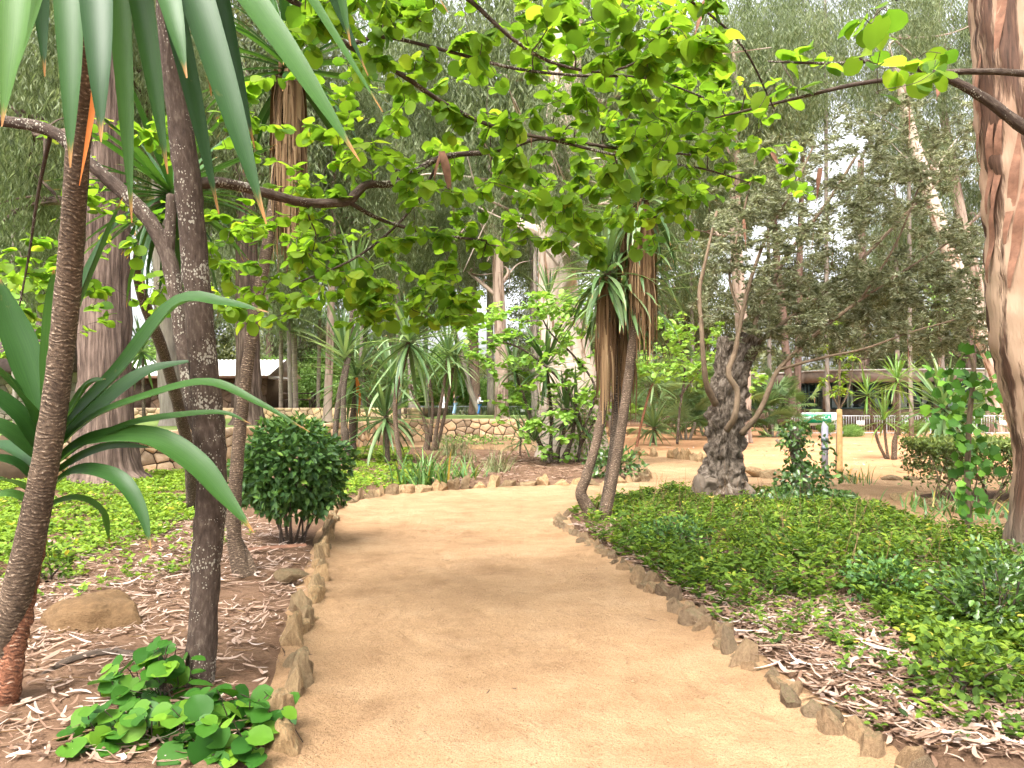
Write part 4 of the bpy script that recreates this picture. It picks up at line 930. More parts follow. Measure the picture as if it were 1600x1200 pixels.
# twin yucca by the round shrub
b = G3(383, 905, .06); y4 = thing('yucca_tree', b, 'dark slender yucca rising beside the round shrub with a ragged brown skirt', 'yucca')
e = stem(y4, [(384,915,7.0,30),(377,890,7.0,22),(366,840,7.02,17),(368,760,7.05,15.5),(376,660,7.1,14.5),(390,550,7.15,14),(408,440,7.2,13.5),(425,340,7.25,13.5),(437,240,7.3,13),(447,150,7.3,13),(452,90,7.3,13)], M['bark_yucca'], 12, rf=.66)
stem(y4, [(398,912,7.0,16),(388,880,7.05,15),(366,835,7.2,13),(352,800,7.3,11)], M['bark_yucca'], 10, rf=.6)
skirt(y4, e + (.0, 0, -.05), 1.35, .10, 260, 404, .35)
rosette(y4, e, 1.05, 60, -45, 86, 405)
# group left of centre
def yucca(label, base, specs, crowns, name='yucca_tree', z=.05, mat='bark_yucca', seg=9, group=None, rf=.5):
    b = G3(*base, z); root = thing(name, b, label, 'yucca', group)
    for s in specs: stem(root, s, M[mat], seg, rf=rf)
    for (px, py, Y, L, n, lo, hi, seed, kw) in crowns:
        kw = dict(kw); sk = kw.pop('skirt', None); rosette(root, P(px, py, Y), L, n, lo, hi, seed, **kw)
        if sk: skirt(root, P(px, py, Y) + (0, 0, -.1), sk[0], sk[1], sk[2], seed + 1)
    return root
yucca('dark twin-stemmed yucca with fan crown right behind the round shrub', (530, 728), [[(523,725,21,9),(524,680,21,8.5),(530,620,21,9),(543,560,21,9),(550,500,21,8.5),(556,440,21,8)],
      [(545,728,20.5,9),(541,690,20.5,10),(539,676,20.5,13),(537,660,20.5,9),(537,610,20.6,8),(545,560,20.8,7)]],
      [(556,430,21,1.25,24,-30,85,410,{}), (538,545,20.8,1.35,26,5,88,411,{})], mat='bark_yucca_grey')
yucca('drooping yucca with an orange withered leaf left of centre', (553, 722), [[(555,722,22,8),(552,690,22,9),(551,665,22,12),(553,640,22,9),(555,615,22,7),(557,590,22,7)]], [(557,583,22,1.35,48,-62,70,412,{})], mat='bark_yucca_grey')
pathleaf(bpy.data.objects['yucca_tree.004'] if 'yucca_tree.004' in bpy.data.objects else y4, [(557,590,21.8),(560,610,21.7),(560,635,21.7),(557,655,21.7)], 7, M['orangeleaf'])
yucca('single curved yucca with umbrella crown left of the walkers', (625, 742), [[(626,745,17.8,8),(625,720,17.8,8),(618,660,17.8,7.5),(619,610,17.8,8),(630,570,17.8,8),(638,535,17.8,7.5)]], [(639,525,17.8,1.22,60,-62,82,413,{})])
yucca('short yucca with low pale rosette behind the umbrella crown', (606, 722), [[(606,724,20.6,9),(605,700,20.6,8),(604,670,20.6,8),(603,640,20.6,8)]], [(602,645,20.6,1.25,46,-50,80,414,{}), (612,585,20.8,1.3,34,-30,80,415,{})], mat='bark_yucca_grey')
yucca('many-stemmed yucca in front of the wall left of the walkers', (667, 704), [[(664,706,27,14),(668,690,27,9),(664,660,27,5.5),(650,625,27,5),(640,600,27,5)], [(676,706,26.8,9),(684,660,26.8,5.5),(694,600,26.8,5),(700,560,26.8,5)],
      [(680,706,27.2,9),(690,670,27.2,5.5),(700,620,27.2,5),(708,575,27.2,5)], [(671,690,27.1,8),(676,640,27.1,5),(672,600,27.1,5),(668,570,27.1,4)]],
      [(700,548,26.8,1.3,34,-50,82,416,{}), (712,560,27.2,1.3,26,-50,80,417,{}), (667,565,27.1,1.2,22,-40,80,418,{}), (636,598,27,1.1,18,-40,80,419,{})])
# clump before the giant eucalyptus
yucca('dark multi-stemmed yucca clump at the foot of the giant eucalyptus', (862, 726), [[(855,728,21,18),(853,712,21,9),(842,690,21,6.5),(828,650,21,5.5),(815,610,21,5),(804,580,21,5)], [(862,728,20.9,16),(860,705,20.9,7),(862,660,20.9,6),(858,610,20.9,5.5),(854,575,20.9,5)],
      [(868,728,20.8,14),(872,705,20.8,7),(880,680,20.8,6),(884,650,20.8,5)], [(878,724,20.7,13),(890,695,20.7,7),(898,660,20.7,6)], [(858,724,20.8,10),(848,700,20.8,6),(838,685,20.7,6)]],
      [(803,572,21,1.0,26,-30,85,420,{}), (853,565,20.9,1.25,40,-45,85,421,{}), (885,640,20.8,1.1,34,-35,80,422,{}), (900,645,20.7,1.1,28,-35,80,423,{}), (836,682,20.7,.95,22,0,75,424,{}), (858,455,22,.9,14,40,88,425,{})], mat='bark_yucca_grey')
yucca('tiny yucca seedling left of the dark clump', (813, 716), [[(812,716,23.5,3.5),(813,695,23.5,3.2),(814,683,23.5,3)]], [(814,682,23.5,.75,16,-35,75,426,{})], name='young_yucca')
# central triple yucca
b = G3(932, 818, .06); y5 = thing('yucca_tree', b, 'tall triple-stemmed yucca with brown dead-leaf skirts at the path fork', 'yucca')
stem(y5, [(932,824,10.3,26),(922,800,10.3,20),(908,772,10.3,17),(916,745,10.3,14.5),(932,690,10.35,13.5),(944,620,10.4,12.5),(948,540,10.4,12),(949,460,10.4,11.5),(948,400,10.4,12)], M['bark_yucca'], 14, k=9, rf=.54)
stem(y5, [(936,822,10.25,20),(946,800,10.2,17),(955,760,10.2,15.5),(966,700,10.2,14.5),(978,620,10.2,14),(988,540,10.2,13.5),(996,440,10.2,13),(1002,340,10.2,13),(1004,290,10.2,13)], M['bark_yucca'], 14, k=9, rf=.55)
stem(y5, [(938,818,10.5,14),(948,770,10.6,13),(958,700,10.6,12.5),(963,620,10.6,12),(966,540,10.6,11.5),(970,480,10.6,11.5),(976,440,10.6,11)], M['bark_yucca_grey'], 12, k=9, rf=.54)
rosette(y5, P(985, 395, 10.8), 1.2, 40, -62, 25, 437); rosette(y5, P(950, 440, 10.75), 1.1, 26, -62, 20, 438)
for c, L, n, lo, seed, sk in [((946,418,10.4), 1.08, 56, -60, 430, (1.35, .09, 170)), ((1004,300,10.2), 1.08, 52, -60, 431, (1.45, .12, 330)), ((977,450,10.6), 1.08, 56, -60, 432, (1.2, .09, 140)), ((985,330,10.5), .95, 30, -50, 433, (1.0, .11, 150))]:
    rosette(y5, P(*c), L, n, lo, 84, seed); skirt(y5, P(*c) + (0, 0, -.12), sk[0], sk[1], sk[2], seed + 50, .3)
# right of centre
yucca('reddish leaning yucca stem before the fan palms', (994, 700), [[(994,701,27,5),(998,680,27,4),(1006,645,27,3.6),(1014,615,27,3.6),(1020,598,27,3.4)]], [(1021,594,27,1.2,28,-30,80,440,{})], mat='bark_yucca_red')
yucca('spherical trunkless yucca rosette beside the fan palms', (1022, 690), [[(1022,692,31,8),(1022,680,31,7),(1022,665,31,6)]], [(1022,664,31,1.15,60,-35,86,441,{})], name='yucca_plant')
# right group beyond the path
yucca('three slim young yuccas with lime tops before the right fence', (1392, 718), [[(1385,718,23,5.5),(1372,690,23,4.6),(1362,650,23,4.2),(1356,615,23,4)], [(1388,718,22.9,4.5),(1384,690,22.9,4),(1381,655,22.9,3.6)], [(1397,719,22.8,9),(1398,690,22.8,8),(1402,670,22.8,6),(1402,620,22.8,6),(1402,590,22.8,6)]],
      [(1355,612,23,.75,26,-35,82,450,{'light': True}), (1381,652,22.9,.85,28,-35,82,451,{'light': True}), (1402,588,22.8,.95,34,-40,82,452,{'light': True})])
yucca('large bushy yucca behind the clipped hedge', (1478, 700), [[(1484,735,19,17),(1482,690,19,14),(1478,660,19,12),(1475,630,19,11)]], [(1474,628,19,1.35,62,-62,84,453,{}), (1490,655,19.2,1.1,30,-60,60,454,{})], mat='bark_yucca_grey')
yucca('tall thin yucca with pale hanging crown above the hedge', (1470, 705), [[(1472,712,26,5),(1470,640,26,4.5),(1468,560,26,4.5),(1468,480,26,4)]], [(1467,474,26,1.15,34,-50,84,455,{'light': True})])
# small yuccas seen at the back left
yucca('small dark yucca tree in front of the corrugated roof', (222, 668), [[(225,655,33,6),(224,620,33,5),(223,560,33,4.5)]], [(222,540,33,1.7,34,-50,80,456,{})], z=1.0, mat='bark_yucca_grey')

# ------------------------------------------------------------------ palms
def frond_mesh(name, L=2.2, n=26, droop=1.3, lw=.035, ll=.55):
    mb = MB(); pts = []; a = .75; p = np.zeros(3)
    for i in range(n + 1):
        pts.append(p.copy()); p = p + np.array((math.cos(a), 0, math.sin(a))) * L / n; a -= droop / n * (.4 + 1.2 * i / n)
    pts = np.array(pts); tube(mb, pts, np.linspace(.025, .006, n + 1), 5)
    tan = norm(np.gradient(pts, axis=0)); r = np.random.default_rng(5)
    for i in range(3, n + 1):
        for s in (-1, 1):
            l = ll * math.sin(math.pi * (.15 + .8 * i / n)) ; d = norm(np.array((0, s, -.25)) + tan[i] * .6 + r.normal(size=3) * .08); w = np.cross(d, (0, 0, 1)) * lw / 2
            mid = pts[i] + d * l * .5 + (0, 0, -.02); e = pts[i] + d * l + (0, 0, -.22 * l)
            mb.add([pts[i] - w * .5, pts[i] + w * .5, mid + w, mid - w, e], [(0, 1, 2, 3)], [(3, 2, 4)])
    return mb.mesh(name, M['palm'])
FROND = [frond_mesh('frond', 2.2, 26, 1.3), frond_mesh('frond', 2.2, 26, 2.1), frond_mesh('frond', 2.0, 24, .7)]
def palm(label, px, Y, top, rpx, seed, z=1.5, n=13):
    base = np.array((P(px, 0, Y)[0], Y, z)); root = thing('palm_tree', base, label, 'palm', 'slim feather palms'); r = np.random.default_rng(seed)
    tp = P(px + r.uniform(-3, 3), top, Y); mb = MB(); s = spline([base + (0, 0, -.05), base + (0, 0, .25), (base + tp) / 2, tp], 8); rr = np.full(len(s), rpx * Y / F); rr[:4] *= (1.45, 1.35, 1.2, 1.1)
    tube(mb, s, rr, 10, ring=.08, seed=seed); mb.build('trunk', M['bark_palm'], root, smooth=True)
    for i in range(n): mobj('frond', FROND[r.integers(3)], root, loc=tp, rot=(0, r.uniform(-.35, .55), i * 2.4), scale=r.uniform(.85, 1.1))
for lab, px, Y, top, rp, sd in [('leftmost pale palm trunk on the upper terrace', 439, 42, 505, 3.4, 1), ('thinner palm in the middle of the three palms left of the picnic table', 453.5, 43.5, 490, 3.0, 2), ('thickest palm trunk just left of the picnic table', 462, 41.5, 520, 4.2, 3), ('lone palm trunk right of the picnic table', 497, 42, 500, 3.0, 4)]: palm(lab, px, Y, top, rp, sd)
palm('feather palm rising behind the huge stringy trunk', 300, 40, 470, 4, 6, 1.0); palm('feather palm in front of the old stone house', 75, 31, 475, 5, 7, 1.0)
def fan_mesh(name, n=18, Rr=.55):
    mb = MB(); r = np.random.default_rng(3)
    tube(mb, [(0, 0, 0), (.35, 0, .05), (.7, 0, .02)], .011, 5)
    for i in range(n):
        a = -1.9 + 3.8 * i / (n - 1); d = np.array((math.cos(a), math.sin(a), .12 - .15 * abs(a))); l = Rr * (1 - .12 * abs(a)); s = np.array((-math.sin(a), math.cos(a), 0)) * .022
        o = np.array((.7, 0, .02)); m = o + d * l * .55; e = o + d * l + (0, 0, -.14 * r.random())
        mb.add([o, m + s, e, m - s], None, [(0, 1, 2), (0, 2, 3)])
    return mb.mesh(name, M['palm'])
FAN = fan_mesh('fan_leaf')
def fan_palm(label, px, py, n, sc, seed, hgt=1.0):
    b = G3(px, py); root = thing('fan_palm', b, label, 'palm', 'dwarf fan palms'); r = np.random.default_rng(seed)
    mb = MB(); 
    for q in range(3): mb = MB(); tube(mb, spline([b + (.15 * q - .15, 0, -.05), b + (.3 * q - .3, .1, .3 * hgt), b + (.45 * q - .45, .1, .7 * hgt)], 3), .07, 7); mb.build('stem', M['bark_palm'], root)
    for i in range(n):
        t = r.random(); c = b + (r.normal() * .6 * sc, r.normal() * .4, .15 + 1.7 * hgt * t * sc)
        mobj('leaf', FAN, root, loc=c, rot=(r.normal() * .3, r.uniform(-1.25, .35), i * 2.4), scale=sc * r.uniform(.75, 1.15))
fan_palm('wide grey green fan palm left of the olive tree', 1072, 688, 80, 1.5, 1, 1.2); fan_palm('fan palm clump half hidden behind the olive trunk', 1105, 682, 50, 1.4, 2, 1.2)
fan_palm('fan palm between the olive trunk and the library', 1208, 684, 70, 1.4, 3, .95); fan_palm('small pale fan palm seedling behind the ivy stump', 1232, 698, 12, .6, 4, .4); fan_palm('fan palm fringe behind the spherical yucca', 1040, 678, 44, 1.4, 5, 1.3)

# ------------------------------------------------------------------ branching trees with singly built leaves
def grow(mains, attractors, seed, r_tip=.0025, r_max=.02, wob=.12, sag=.05):
    """join every attractor to the nearest existing wood by a thin crooked twig; returns twig polylines"""
    r = np.random.default_rng(seed); nodes = np.concatenate([m[0] for m in mains]); nrad = np.concatenate([m[1] for m in mains])
    A = np.asarray(attractors, float); d = np.array([np.min(np.linalg.norm(nodes - a, axis=1)) for a in A]); twigs = []
    for a in A[np.argsort(d)]:
        dd = np.linalg.norm(nodes - a, axis=1) + .25 * (nodes[:, 2] > a[2] + .3); i = int(np.argmin(dd)); s = nodes[i]; L = np.linalg.norm(a - s)
        if L < .03: continue
        m1 = s + (a - s) * .35 + r.normal(size=3) * wob * L + (0, 0, sag * L); m2 = s + (a - s) * .7 + r.normal(size=3) * wob * L + (0, 0, sag * L)
        pts = spline([s, m1, m2, a], 4); r0 = min(nrad[i] * .75, max(r_tip, min(r_max, .004 + .009 * L)))
        rad = np.linspace(r0, r_tip, len(pts)); twigs.append((pts, rad)); nodes = np.vstack([nodes, pts[2:]]); nrad = np.concatenate([nrad, rad[2:]])
    return twigs
def boxes(spec, seed):
    r = np.random.default_rng(seed); out = []
    for x0, x1, y0, y1, Y0, Y1, n in spec:
        for _ in range(n): out.append(P(r.uniform(x0, x1), r.uniform(y0, y1), r.uniform(Y0, Y1)))
    return np.array(out)
def leaves_on(twigs, per, size, seed, tail=.45, tilt=.45, hang=.25):
    """positions, directions and normals of leaves along the outer part of each twig"""
    r = np.random.default_rng(seed); pos, dr, nm = [], [], []
    for pts, rad in twigs:
        n = len(pts); L = np.linalg.norm(pts[-1] - pts[0]); k = max(2, int(round(per * r.uniform(.6, 1.4))))
        for j in range(k):
            t = 1 - min(1, tail / max(L, tail * .6)) * r.random() if j else 1.0
            x = t * (n - 1); i = min(int(x), n - 2); p = pts[i] + (pts[i+1] - pts[i]) * (x - i); td = norm(pts[i+1] - pts[i])
            a = r.uniform(0, 6.283); d = norm(np.array((math.cos(a), math.sin(a), -hang + r.normal() * .2)) + td * .6)
            pos.append(p + d * size * .18); dr.append(d); nm.append(norm(np.array((r.normal() * tilt, r.normal() * tilt, 1.0))))
    return np.array(pos), np.array(dr), np.array(nm)
def leafy(root, mains, twigs, per, size, mats, seed, single=300, tmpl=T_HEART, wood='twig', tail=.45, tilt=.45, hang=.25, jit=.3, loose=0, wid=1.0):
    mb = MB()
    for pts, rad in twigs: tube(mb, pts, rad, 5, cap=False)
    mb.build('twigs', M[wood], root, smooth=True)['kind'] = 'stuff'
    p, d, n = leaves_on(twigs, per, size, seed, tail, tilt, hang); r = np.random.default_rng(seed + 1); sz = size * r.uniform(1 - jit, 1 + jit, len(p))
    app = sz / np.linalg.norm(p - np.array((0, 0, CAMH)), axis=1)
    inv = (np.abs(p[:, 0] / p[:, 1]) < .68) & ((p[:, 2] - CAMH) / p[:, 1] < .54) & (p[:, 1] > .5)
    order = np.argsort(-app * inv); one = order[:single]; rest = order[single:]
    if single:
        mes = [make_mesh('leaf', q[0] * (1, wid, 1), [np.array(f) for f in (q[1], q[2]) if len(f)], M[mats[1]], q[0][:, [1, 0]] + (.5, 0), None, True) for q in (HEARTS if tmpl is T_HEART else [tmpl])]
        for i in one:
            s = norm(np.cross(n[i], d[i])); u = np.cross(d[i], s); mx = Matrix((d[i], s, u)).transposed()
            o = mobj('leaf', mes[i % len(mes)], root, loc=p[i], scale=float(sz[i])); o.rotation_euler = mx.to_euler()
    if len(rest):
        mb = MB(); ts = HEARTS if tmpl is T_HEART else [tmpl]
        for h, q in enumerate(ts):
            k = rest[h::len(ts)]; scatter(mb, q, p[k], d[k], n[k], sz[k], sz[k] * wid, np.clip(r.normal(.5, .25, len(k)), 0, 1))
        mb.build('foliage', M[mats[0]], root, smooth=True)['kind'] = 'stuff'
def wood(root, specs, mat, seg=14, name='branch', rough=.13, rf=1.0):
    out = []
    for i, s in enumerate(specs):
        f = rf[i] if hasattr(rf, '__len__') else rf; pts, rad = pxpath(s, 6, f); mb = MB(); tube(mb, pts, rad, seg, rough=rough, seed=i + 2, freq=4); mb.build('trunk' if (i == 0 and name == 'branch') else name, mat, root, smooth=True); out.append((pts, rad))
    return out
# near Judas tree with lichened trunk
b = G3(312, 1092, .05); jt = thing('judas_tree', b, 'lichen-spotted forked tree in front left, its bright round leaves spanning the top', 'tree')
main = wood(jt, [
    [(306,1130,4.2,44),(310,1104,4.2,34),(312,1080,4.2,27),(316,1000,4.22,25.5),(322,880,4.24,26),(330,760,4.26,27),(327,680,4.28,28),(322,620,4.28,26),(312,510,4.28,24.5),(303,390,4.28,23.5),(292,270,4.25,23),(276,150,4.2,21),(262,20,4.1,19),(250,-150,4.0,16),(245,-330,3.9,12)],
    [(322,690,4.3,22),(304,640,4.38,19),(290,560,4.46,18),(276,470,4.52,18),(262,400,4.58,18),(236,348,4.6,17),(200,308,4.62,16),(140,255,4.64,15),(80,205,4.66,14),(0,188,4.7,13),(-90,172,4.7,12)],
    [(262,402,4.58,14),(266,350,4.6,12),(268,305,4.62,11)],
    [(298,288,4.26,17),(350,286,4.45,15),(420,303,4.65,13.5),(480,317,4.85,13),(540,315,5.05,13),(556,303,5.1,13),(574,289,5.15,11),(622,284,5.3,9.5),(690,246,5.5,8),(780,236,5.8,6.5),(850,216,6,5.5),(960,231,6.2,4.5),(1080,242,6.3,3)],
    [(262,20,4.1,12),(360,-45,4.3,11),(470,10,4.5,10),(540,68,4.7,9),(620,112,4.9,8),(700,165,5.1,7),(780,201,5.3,6),(860,218,5.4,5),(980,246,5.6,4),(1090,262,5.8,3),(1170,285,6,2)],
    [(545,70,4.7,6),(600,58,4.7,5),(700,80,4.8,4.5),(800,106,4.9,4),(900,118,5,3.5),(1010,122,5.1,3),(1100,152,5.2,2)],
    [(250,-150,4,9),(420,-150,3.9,8),(600,-80,4,7),(720,-10,4.1,6),(800,60,4.2,5),(870,100,4.3,4),(960,110,4.4,3),(1060,60,4.5,2)],
    [(545,316,5.05,6),(600,345,5.4,5),(680,366,5.7,4),(760,376,6,2.5)],
    [(690,246,5.5,4),(640,330,5.5,3.5),(560,400,5.6,3),(470,440,5.7,2.5)],
    [(700,-20,4.1,4),(900,-60,4.2,4),(1040,-20,4.4,3.5),(1150,60,4.8,3),(1210,170,5.2,2)],
    [(80,205,4.66,6),(60,300,4.9,4),(45,400,5.1,3),(30,480,5.2,2)]], M['bark_judas'], rf=[.86,.68,.7,.56,.5,.6,.6,.6,.6,.6,.6])
att = boxes([(480,1130,-70,110,3.7,5.3,95), (520,1140,90,320,4.5,6.4,125), (340,740,330,510,4.9,6.6,84), (880,1090,290,400,5.2,6.4,20), (-20,110,370,545,5,6,18), (120,340,180,500,5.2,6.6,30), (1000,1250,90,310,5.5,7.2,46), (850,1150,0,200,5.5,7,40),
             (350,530,120,330,5,6,20), (440,680,-60,60,3.6,4.8,24), (740,980,250,410,5.8,7.0,34), (560,760,430,500,5,6,18), (200,900,-420,-80,2.6,5.5,40)], 61)
leafy(jt, main, grow(main, att, 62, r_max=.014), 11, .076, ('judas', 'judas_o'), 63, tail=.8, jit=.4)
# second Judas branch reaching in from the right
b = np.array((4.35, 5.0, .05)); jr = thing('judas_tree', b, 'branch with large heart leaves reaching in at the upper right corner', 'tree')
main = wood(jr, [[(1846,1000,5,26),(1840,800,5,24),(1830,600,5,22),(1800,400,5,20),(1740,290,5,17),(1660,235,5,14),(1600,200,5,12),(1540,155,5,10),(1480,122,5,8),(1420,103,5,6),(1360,96,5,4),(1300,99,5.1,3),(1200,96,5.2,2)],
                [(1800,400,5,14),(1760,220,5.1,11),(1690,130,5.2,9),(1600,115,5.3,8),(1500,112,5.3,7),(1410,122,5.3,6),(1335,132,5.3,5),(1250,152,5.4,4),(1110,186,5.5,2)], [(1760,220,5.1,9),(1700,40,5,8),(1600,-60,4.8,6),(1480,-40,4.6,4),(1400,0,4.5,3)]], M['bark_judas'], rf=[.75,.65,.6])
att = boxes([(1350,1480,15,60,3.4,4.4,4), (1355,1470,70,150,4.3,4.9,7), (1240,1300,80,105,4.8,5.2,3), (1130,1260,130,200,5,5.6,6), (1500,1900,-200,-20,3.5,5.5,12), (1640,1900,60,300,4.5,5.5,10)], 65)
leafy(jr, main, grow(main, att, 66, r_max=.011), 3.2, .115, ('judas', 'judas_o'), 67, single=60)
# bright young Judas trees in the middle distance
def mid_judas(label, base, specs, bx, per, size, seed, Yz=0.03):
    b = G3(*base, Yz); root = thing('judas_tree', b, label, 'tree'); main = wood(root, specs, M['bark_judas'], 7, rf=.55)
    leafy(root, main, grow(main, boxes(bx, seed), seed + 1, .003, .014), per * 1.7, size, ('judas_far', 'judas_far'), seed + 2, single=0, tmpl=T_HEART6, tail=.5, tilt=.4)
mid_judas('bright green young tree spreading in front of the giant eucalyptus', (905, 722), [[(902,722,20.5,5),(908,680,20.4,4.5),(902,640,20.2,4),(880,600,20,4),(850,570,19.8,3.5),(815,545,19.6,3),(775,530,19.4,2)], [(908,680,20.4,4),(930,610,20.3,3.5),(900,560,20.2,3),(860,520,20,2.5),(840,480,20,2)],
          [(905,700,20.4,3.5),(940,640,20.6,3),(980,590,20.8,2.5)], [(902,640,20.2,3),(870,640,19.6,2.5),(840,650,19.4,2)]],
          [(725,960,470,570,19,21.5,100), (760,950,560,660,19,21.5,62), (960,1075,490,600,20,22.5,70), (820,930,455,500,19,21,40), (820,900,640,720,19,20.5,16), (930,1000,560,680,20,21.5,24)], 7.5, .125, 71)
mid_judas('bright green sapling canopy between the triple yucca and the olive', (1060, 694), [[(1058,694,29,4),(1062,640,29,3.5),(1070,580,29,3),(1060,530,29,2)], [(1062,620,29,3),(1100,570,29,2.5),(1120,540,29,2)]],
          [(1000,1130,490,600,27.5,31,95), (1080,1200,540,620,27,30,40)], 6.5, .14, 75)
mid_judas('lime sapling leaves hanging before the pale left trunks', (60, 690), [[(40,720,11,5),(45,620,10.8,4),(40,520,10.6,3),(30,440,10.5,2)]], [(-20,75,430,560,9.8,11,20)], 6, .11, 79)

# ------------------------------------------------------------------ olive tree
b = G3(1130, 785, .06); ol = thing('olive_tree', b, 'old gnarled olive with cut stubs and thin new branches', 'tree')
OY = 13.0
pts, rad = pxpath([(1128,792,OY,56),(1128,778,OY,48),(1129,760,OY,38),(1131,735,OY,29),(1133,700,OY,26),(1135,660,OY,27),(1137,625,OY,25),(1144,590,OY,22),(1158,558,OY,17),(1172,526,OY,15.5)], 8)
mb = MB(); tube(mb, pts, rad, 56, rough=.42, freq=5.5, flute=.12, nflute=11, seed=4); mb.build('trunk', M['bark_olive'], ol, smooth=True)
pts, rad = pxpath([(1138,615,OY,17),(1131,580,OY,14),(1131,550,OY,12.5),(1134,528,OY,12.5)], 7); mb = MB(); tube(mb, pts, rad, 24, rough=.28, freq=5, seed=9); mb.build('cut_stub', M['bark_olive'], ol, smooth=True)
for i, (px, py, r0) in enumerate([(1098,772,22), (1160,774,22), (1120,780,18), (1145,782,18), (1108,757,13), (1152,752,12)]):
    me = rock_mesh('root_knob', 600 + i, M['bark_olive'], 3, 6, .3)
    for p in me.polygons: p.use_smooth = True
    mobj('root_knob', me, ol, loc=P(px, py, OY - .18 - .03 * i), scale=(r0 * OY / F, r0 * OY / F * .8, r0 * OY / F * 1.2))
main = wood(ol, [[(1118,632,OY-.3,9),(1104,600,OY-.5,7.5),(1099,560,OY-.6,6.5),(1096,510,OY-.6,5.5),(1093,455,OY-.5,5),(1104,400,OY-.5,4),(1120,330,OY-.4,3)],
    [(1136,672,OY-.5,9),(1148,650,OY-.7,8),(1152,612,OY-.7,7.5),(1138,584,OY-.7,7.5),(1148,550,OY-.6,6.5),(1158,500,OY-.5,6),(1172,440,OY-.4,5),(1200,365,OY-.3,4),(1245,285,OY-.2,3),(1270,230,OY,2)],
    [(1158,678,OY-.3,8),(1184,648,OY-.5,7),(1203,605,OY-.6,6.5),(1216,578,OY-.6,6),(1245,548,OY-.6,5.5),(1292,508,OY-.6,5),(1345,468,OY-.6,4.2),(1410,425,OY-.5,3.5),(1480,380,OY-.4,2.5)],
    [(1172,540,OY,9),(1190,480,OY+.3,7),(1230,400,OY+.7,5.5),(1290,320,OY+1,4.5),(1340,240,OY+1.2,3)], [(1172,545,OY,8),(1230,500,OY+.5,6),(1320,430,OY+1,5),(1420,330,OY+1.3,4),(1490,260,OY+1.4,3)],
    [(1216,578,OY-.6,4),(1280,560,OY-1,3.5),(1350,545,OY-1.2,3),(1420,520,OY-1.3,2.5),(1490,500,OY-1.3,2)], [(1160,500,OY-.5,4),(1140,430,OY-.2,3.5),(1160,340,OY,3),(1180,250,OY,2)], [(1345,468,OY-.6,3),(1400,380,OY-1,2.6),(1440,280,OY-1.2,2)]],
    M['bark_branch'], 8, 'limb', rf=.62)
r = np.random.default_rng(81); A = []
for cx, cy, rx, ry, dY, n in [(1320,350,225,170,2.4,430), (1170,400,95,170,1.6,170), (1400,490,150,80,1.8,230), (1260,510,110,60,1.5,110), (1500,450,80,120,1.6,120), (1420,230,150,90,2,120)]:
    for _ in range(n):
        v = norm(r.normal(size=3)) * r.random() ** .4; A.append(P(cx + rx * v[0], cy + ry * v[1], OY + .2 + dY * v[2]))
leafy(ol, main, grow(main, A, 82, .0025, .009, .16, .02), 70, .088, ('olive', 'olive'), 83, single=0, tmpl=T_DIA, wood='bark_branch', tail=.8, tilt=1.2, hang=.0, wid=.26)

# ------------------------------------------------------------------ peeling eucalyptus at the right edge
b = G3(1612, 905, .05); eu = thing('eucalyptus_tree', b, 'large peeling eucalyptus trunk cut by the right picture edge', 'tree')
pts, rad = pxpath([(1606,915,7.2,52),(1611,890,7.2,44),(1614,850,7.2,39),(1624,780,7.2,37),(1634,700,7.2,43),(1630,620,7.2,52),(1616,520,7.2,59),(1607,400,7.2,57),(1600,280,7.2,55),(1590,150,7.2,58),(1580,0,7.2,55),(1565,-200,7.2,50),(1560,-500,7.2,44)], 9)
mb = MB(); tube(mb, pts, rad, 40, rough=.10, freq=4, flute=.06, nflute=6, seed=6); mb.build('trunk', M['euc_near'], eu, smooth=True)
r = np.random.default_rng(91)
for i in range(16):
    t = r.uniform(.35, .95); k = int(t * (len(pts) - 8)); a = r.uniform(2.4, 4.6); n = r.integers(6, 14); V = []
    for j in range(n):
        q = pts[min(k + j, len(pts) - 1)]; rr = rad[min(k + j, len(pts) - 1)] * (1.06 + .05 * math.sin(j)); w = .10 * math.sin(math.pi * (j + .5) / n) + .02; aa = a + .04 * j
        for s in (-1, 1): V.append(q + rr * np.array((math.cos(aa + s * w), math.sin(aa + s * w), 0)))
    mb = MB(); mb.add(V, [(2*j, 2*j+1, 2*j+3, 2*j+2) for j in range(n - 1)]); mb.build('bark_flake', M['bark_strip'], eu, smooth=True)
for (px, py, Y, sc) in [(1500,-560,8.5,.55), (1750,-500,8,.6)]: mobj('crown', CR['E2'], eu, loc=P(px, py, Y), scale=sc, rot=(0, 0, px))
mb = MB()
for e in (P(1500,-560,8.5), P(1750,-500,8)): tube(mb, spline([pts[-1], (pts[-1] + e) / 2, e], 5), np.linspace(.2, .04, 11), 8)
mb.build('limb', M['euc_mid'], eu, smooth=True)

# ------------------------------------------------------------------ loose bark hanging from branches
def strip(label, rows, w, seed=0):
    s = spline(np.array([(a, bb, c, 0) for a, bb, c in rows], float), 5); pts = np.array([P(*q[:3]) for q in s]); n = len(pts); ww = w * s[:, 2] / F; r = np.random.default_rng(seed); V = []
    for i, p in enumerate(pts):
        t = i / (n - 1); h = ww[i] * .5 * (.25 + math.sin(math.pi * min(1, t * 1.2 + .15)) * .8) * (1 - .6 * t); a = t * 2.2 + seed; sd = np.array((math.cos(a), math.sin(a) * .6, 0)) * h; bk = np.array((0, .35 * h, 0))
        V += [p - sd, p + bk, p + sd]
    mb = MB(); c = pts[0]; Q = [(3*i+k, 3*i+k+1, 3*i+k+4, 3*i+k+3) for i in range(n - 1) for k in (0, 1)]; mb.add(V, Q)
    o = mb.build('bark_strip', M['bark_strip'], None, True, origin=c); tag(o, label, 'bark', 'strips of fallen bark caught in branches')
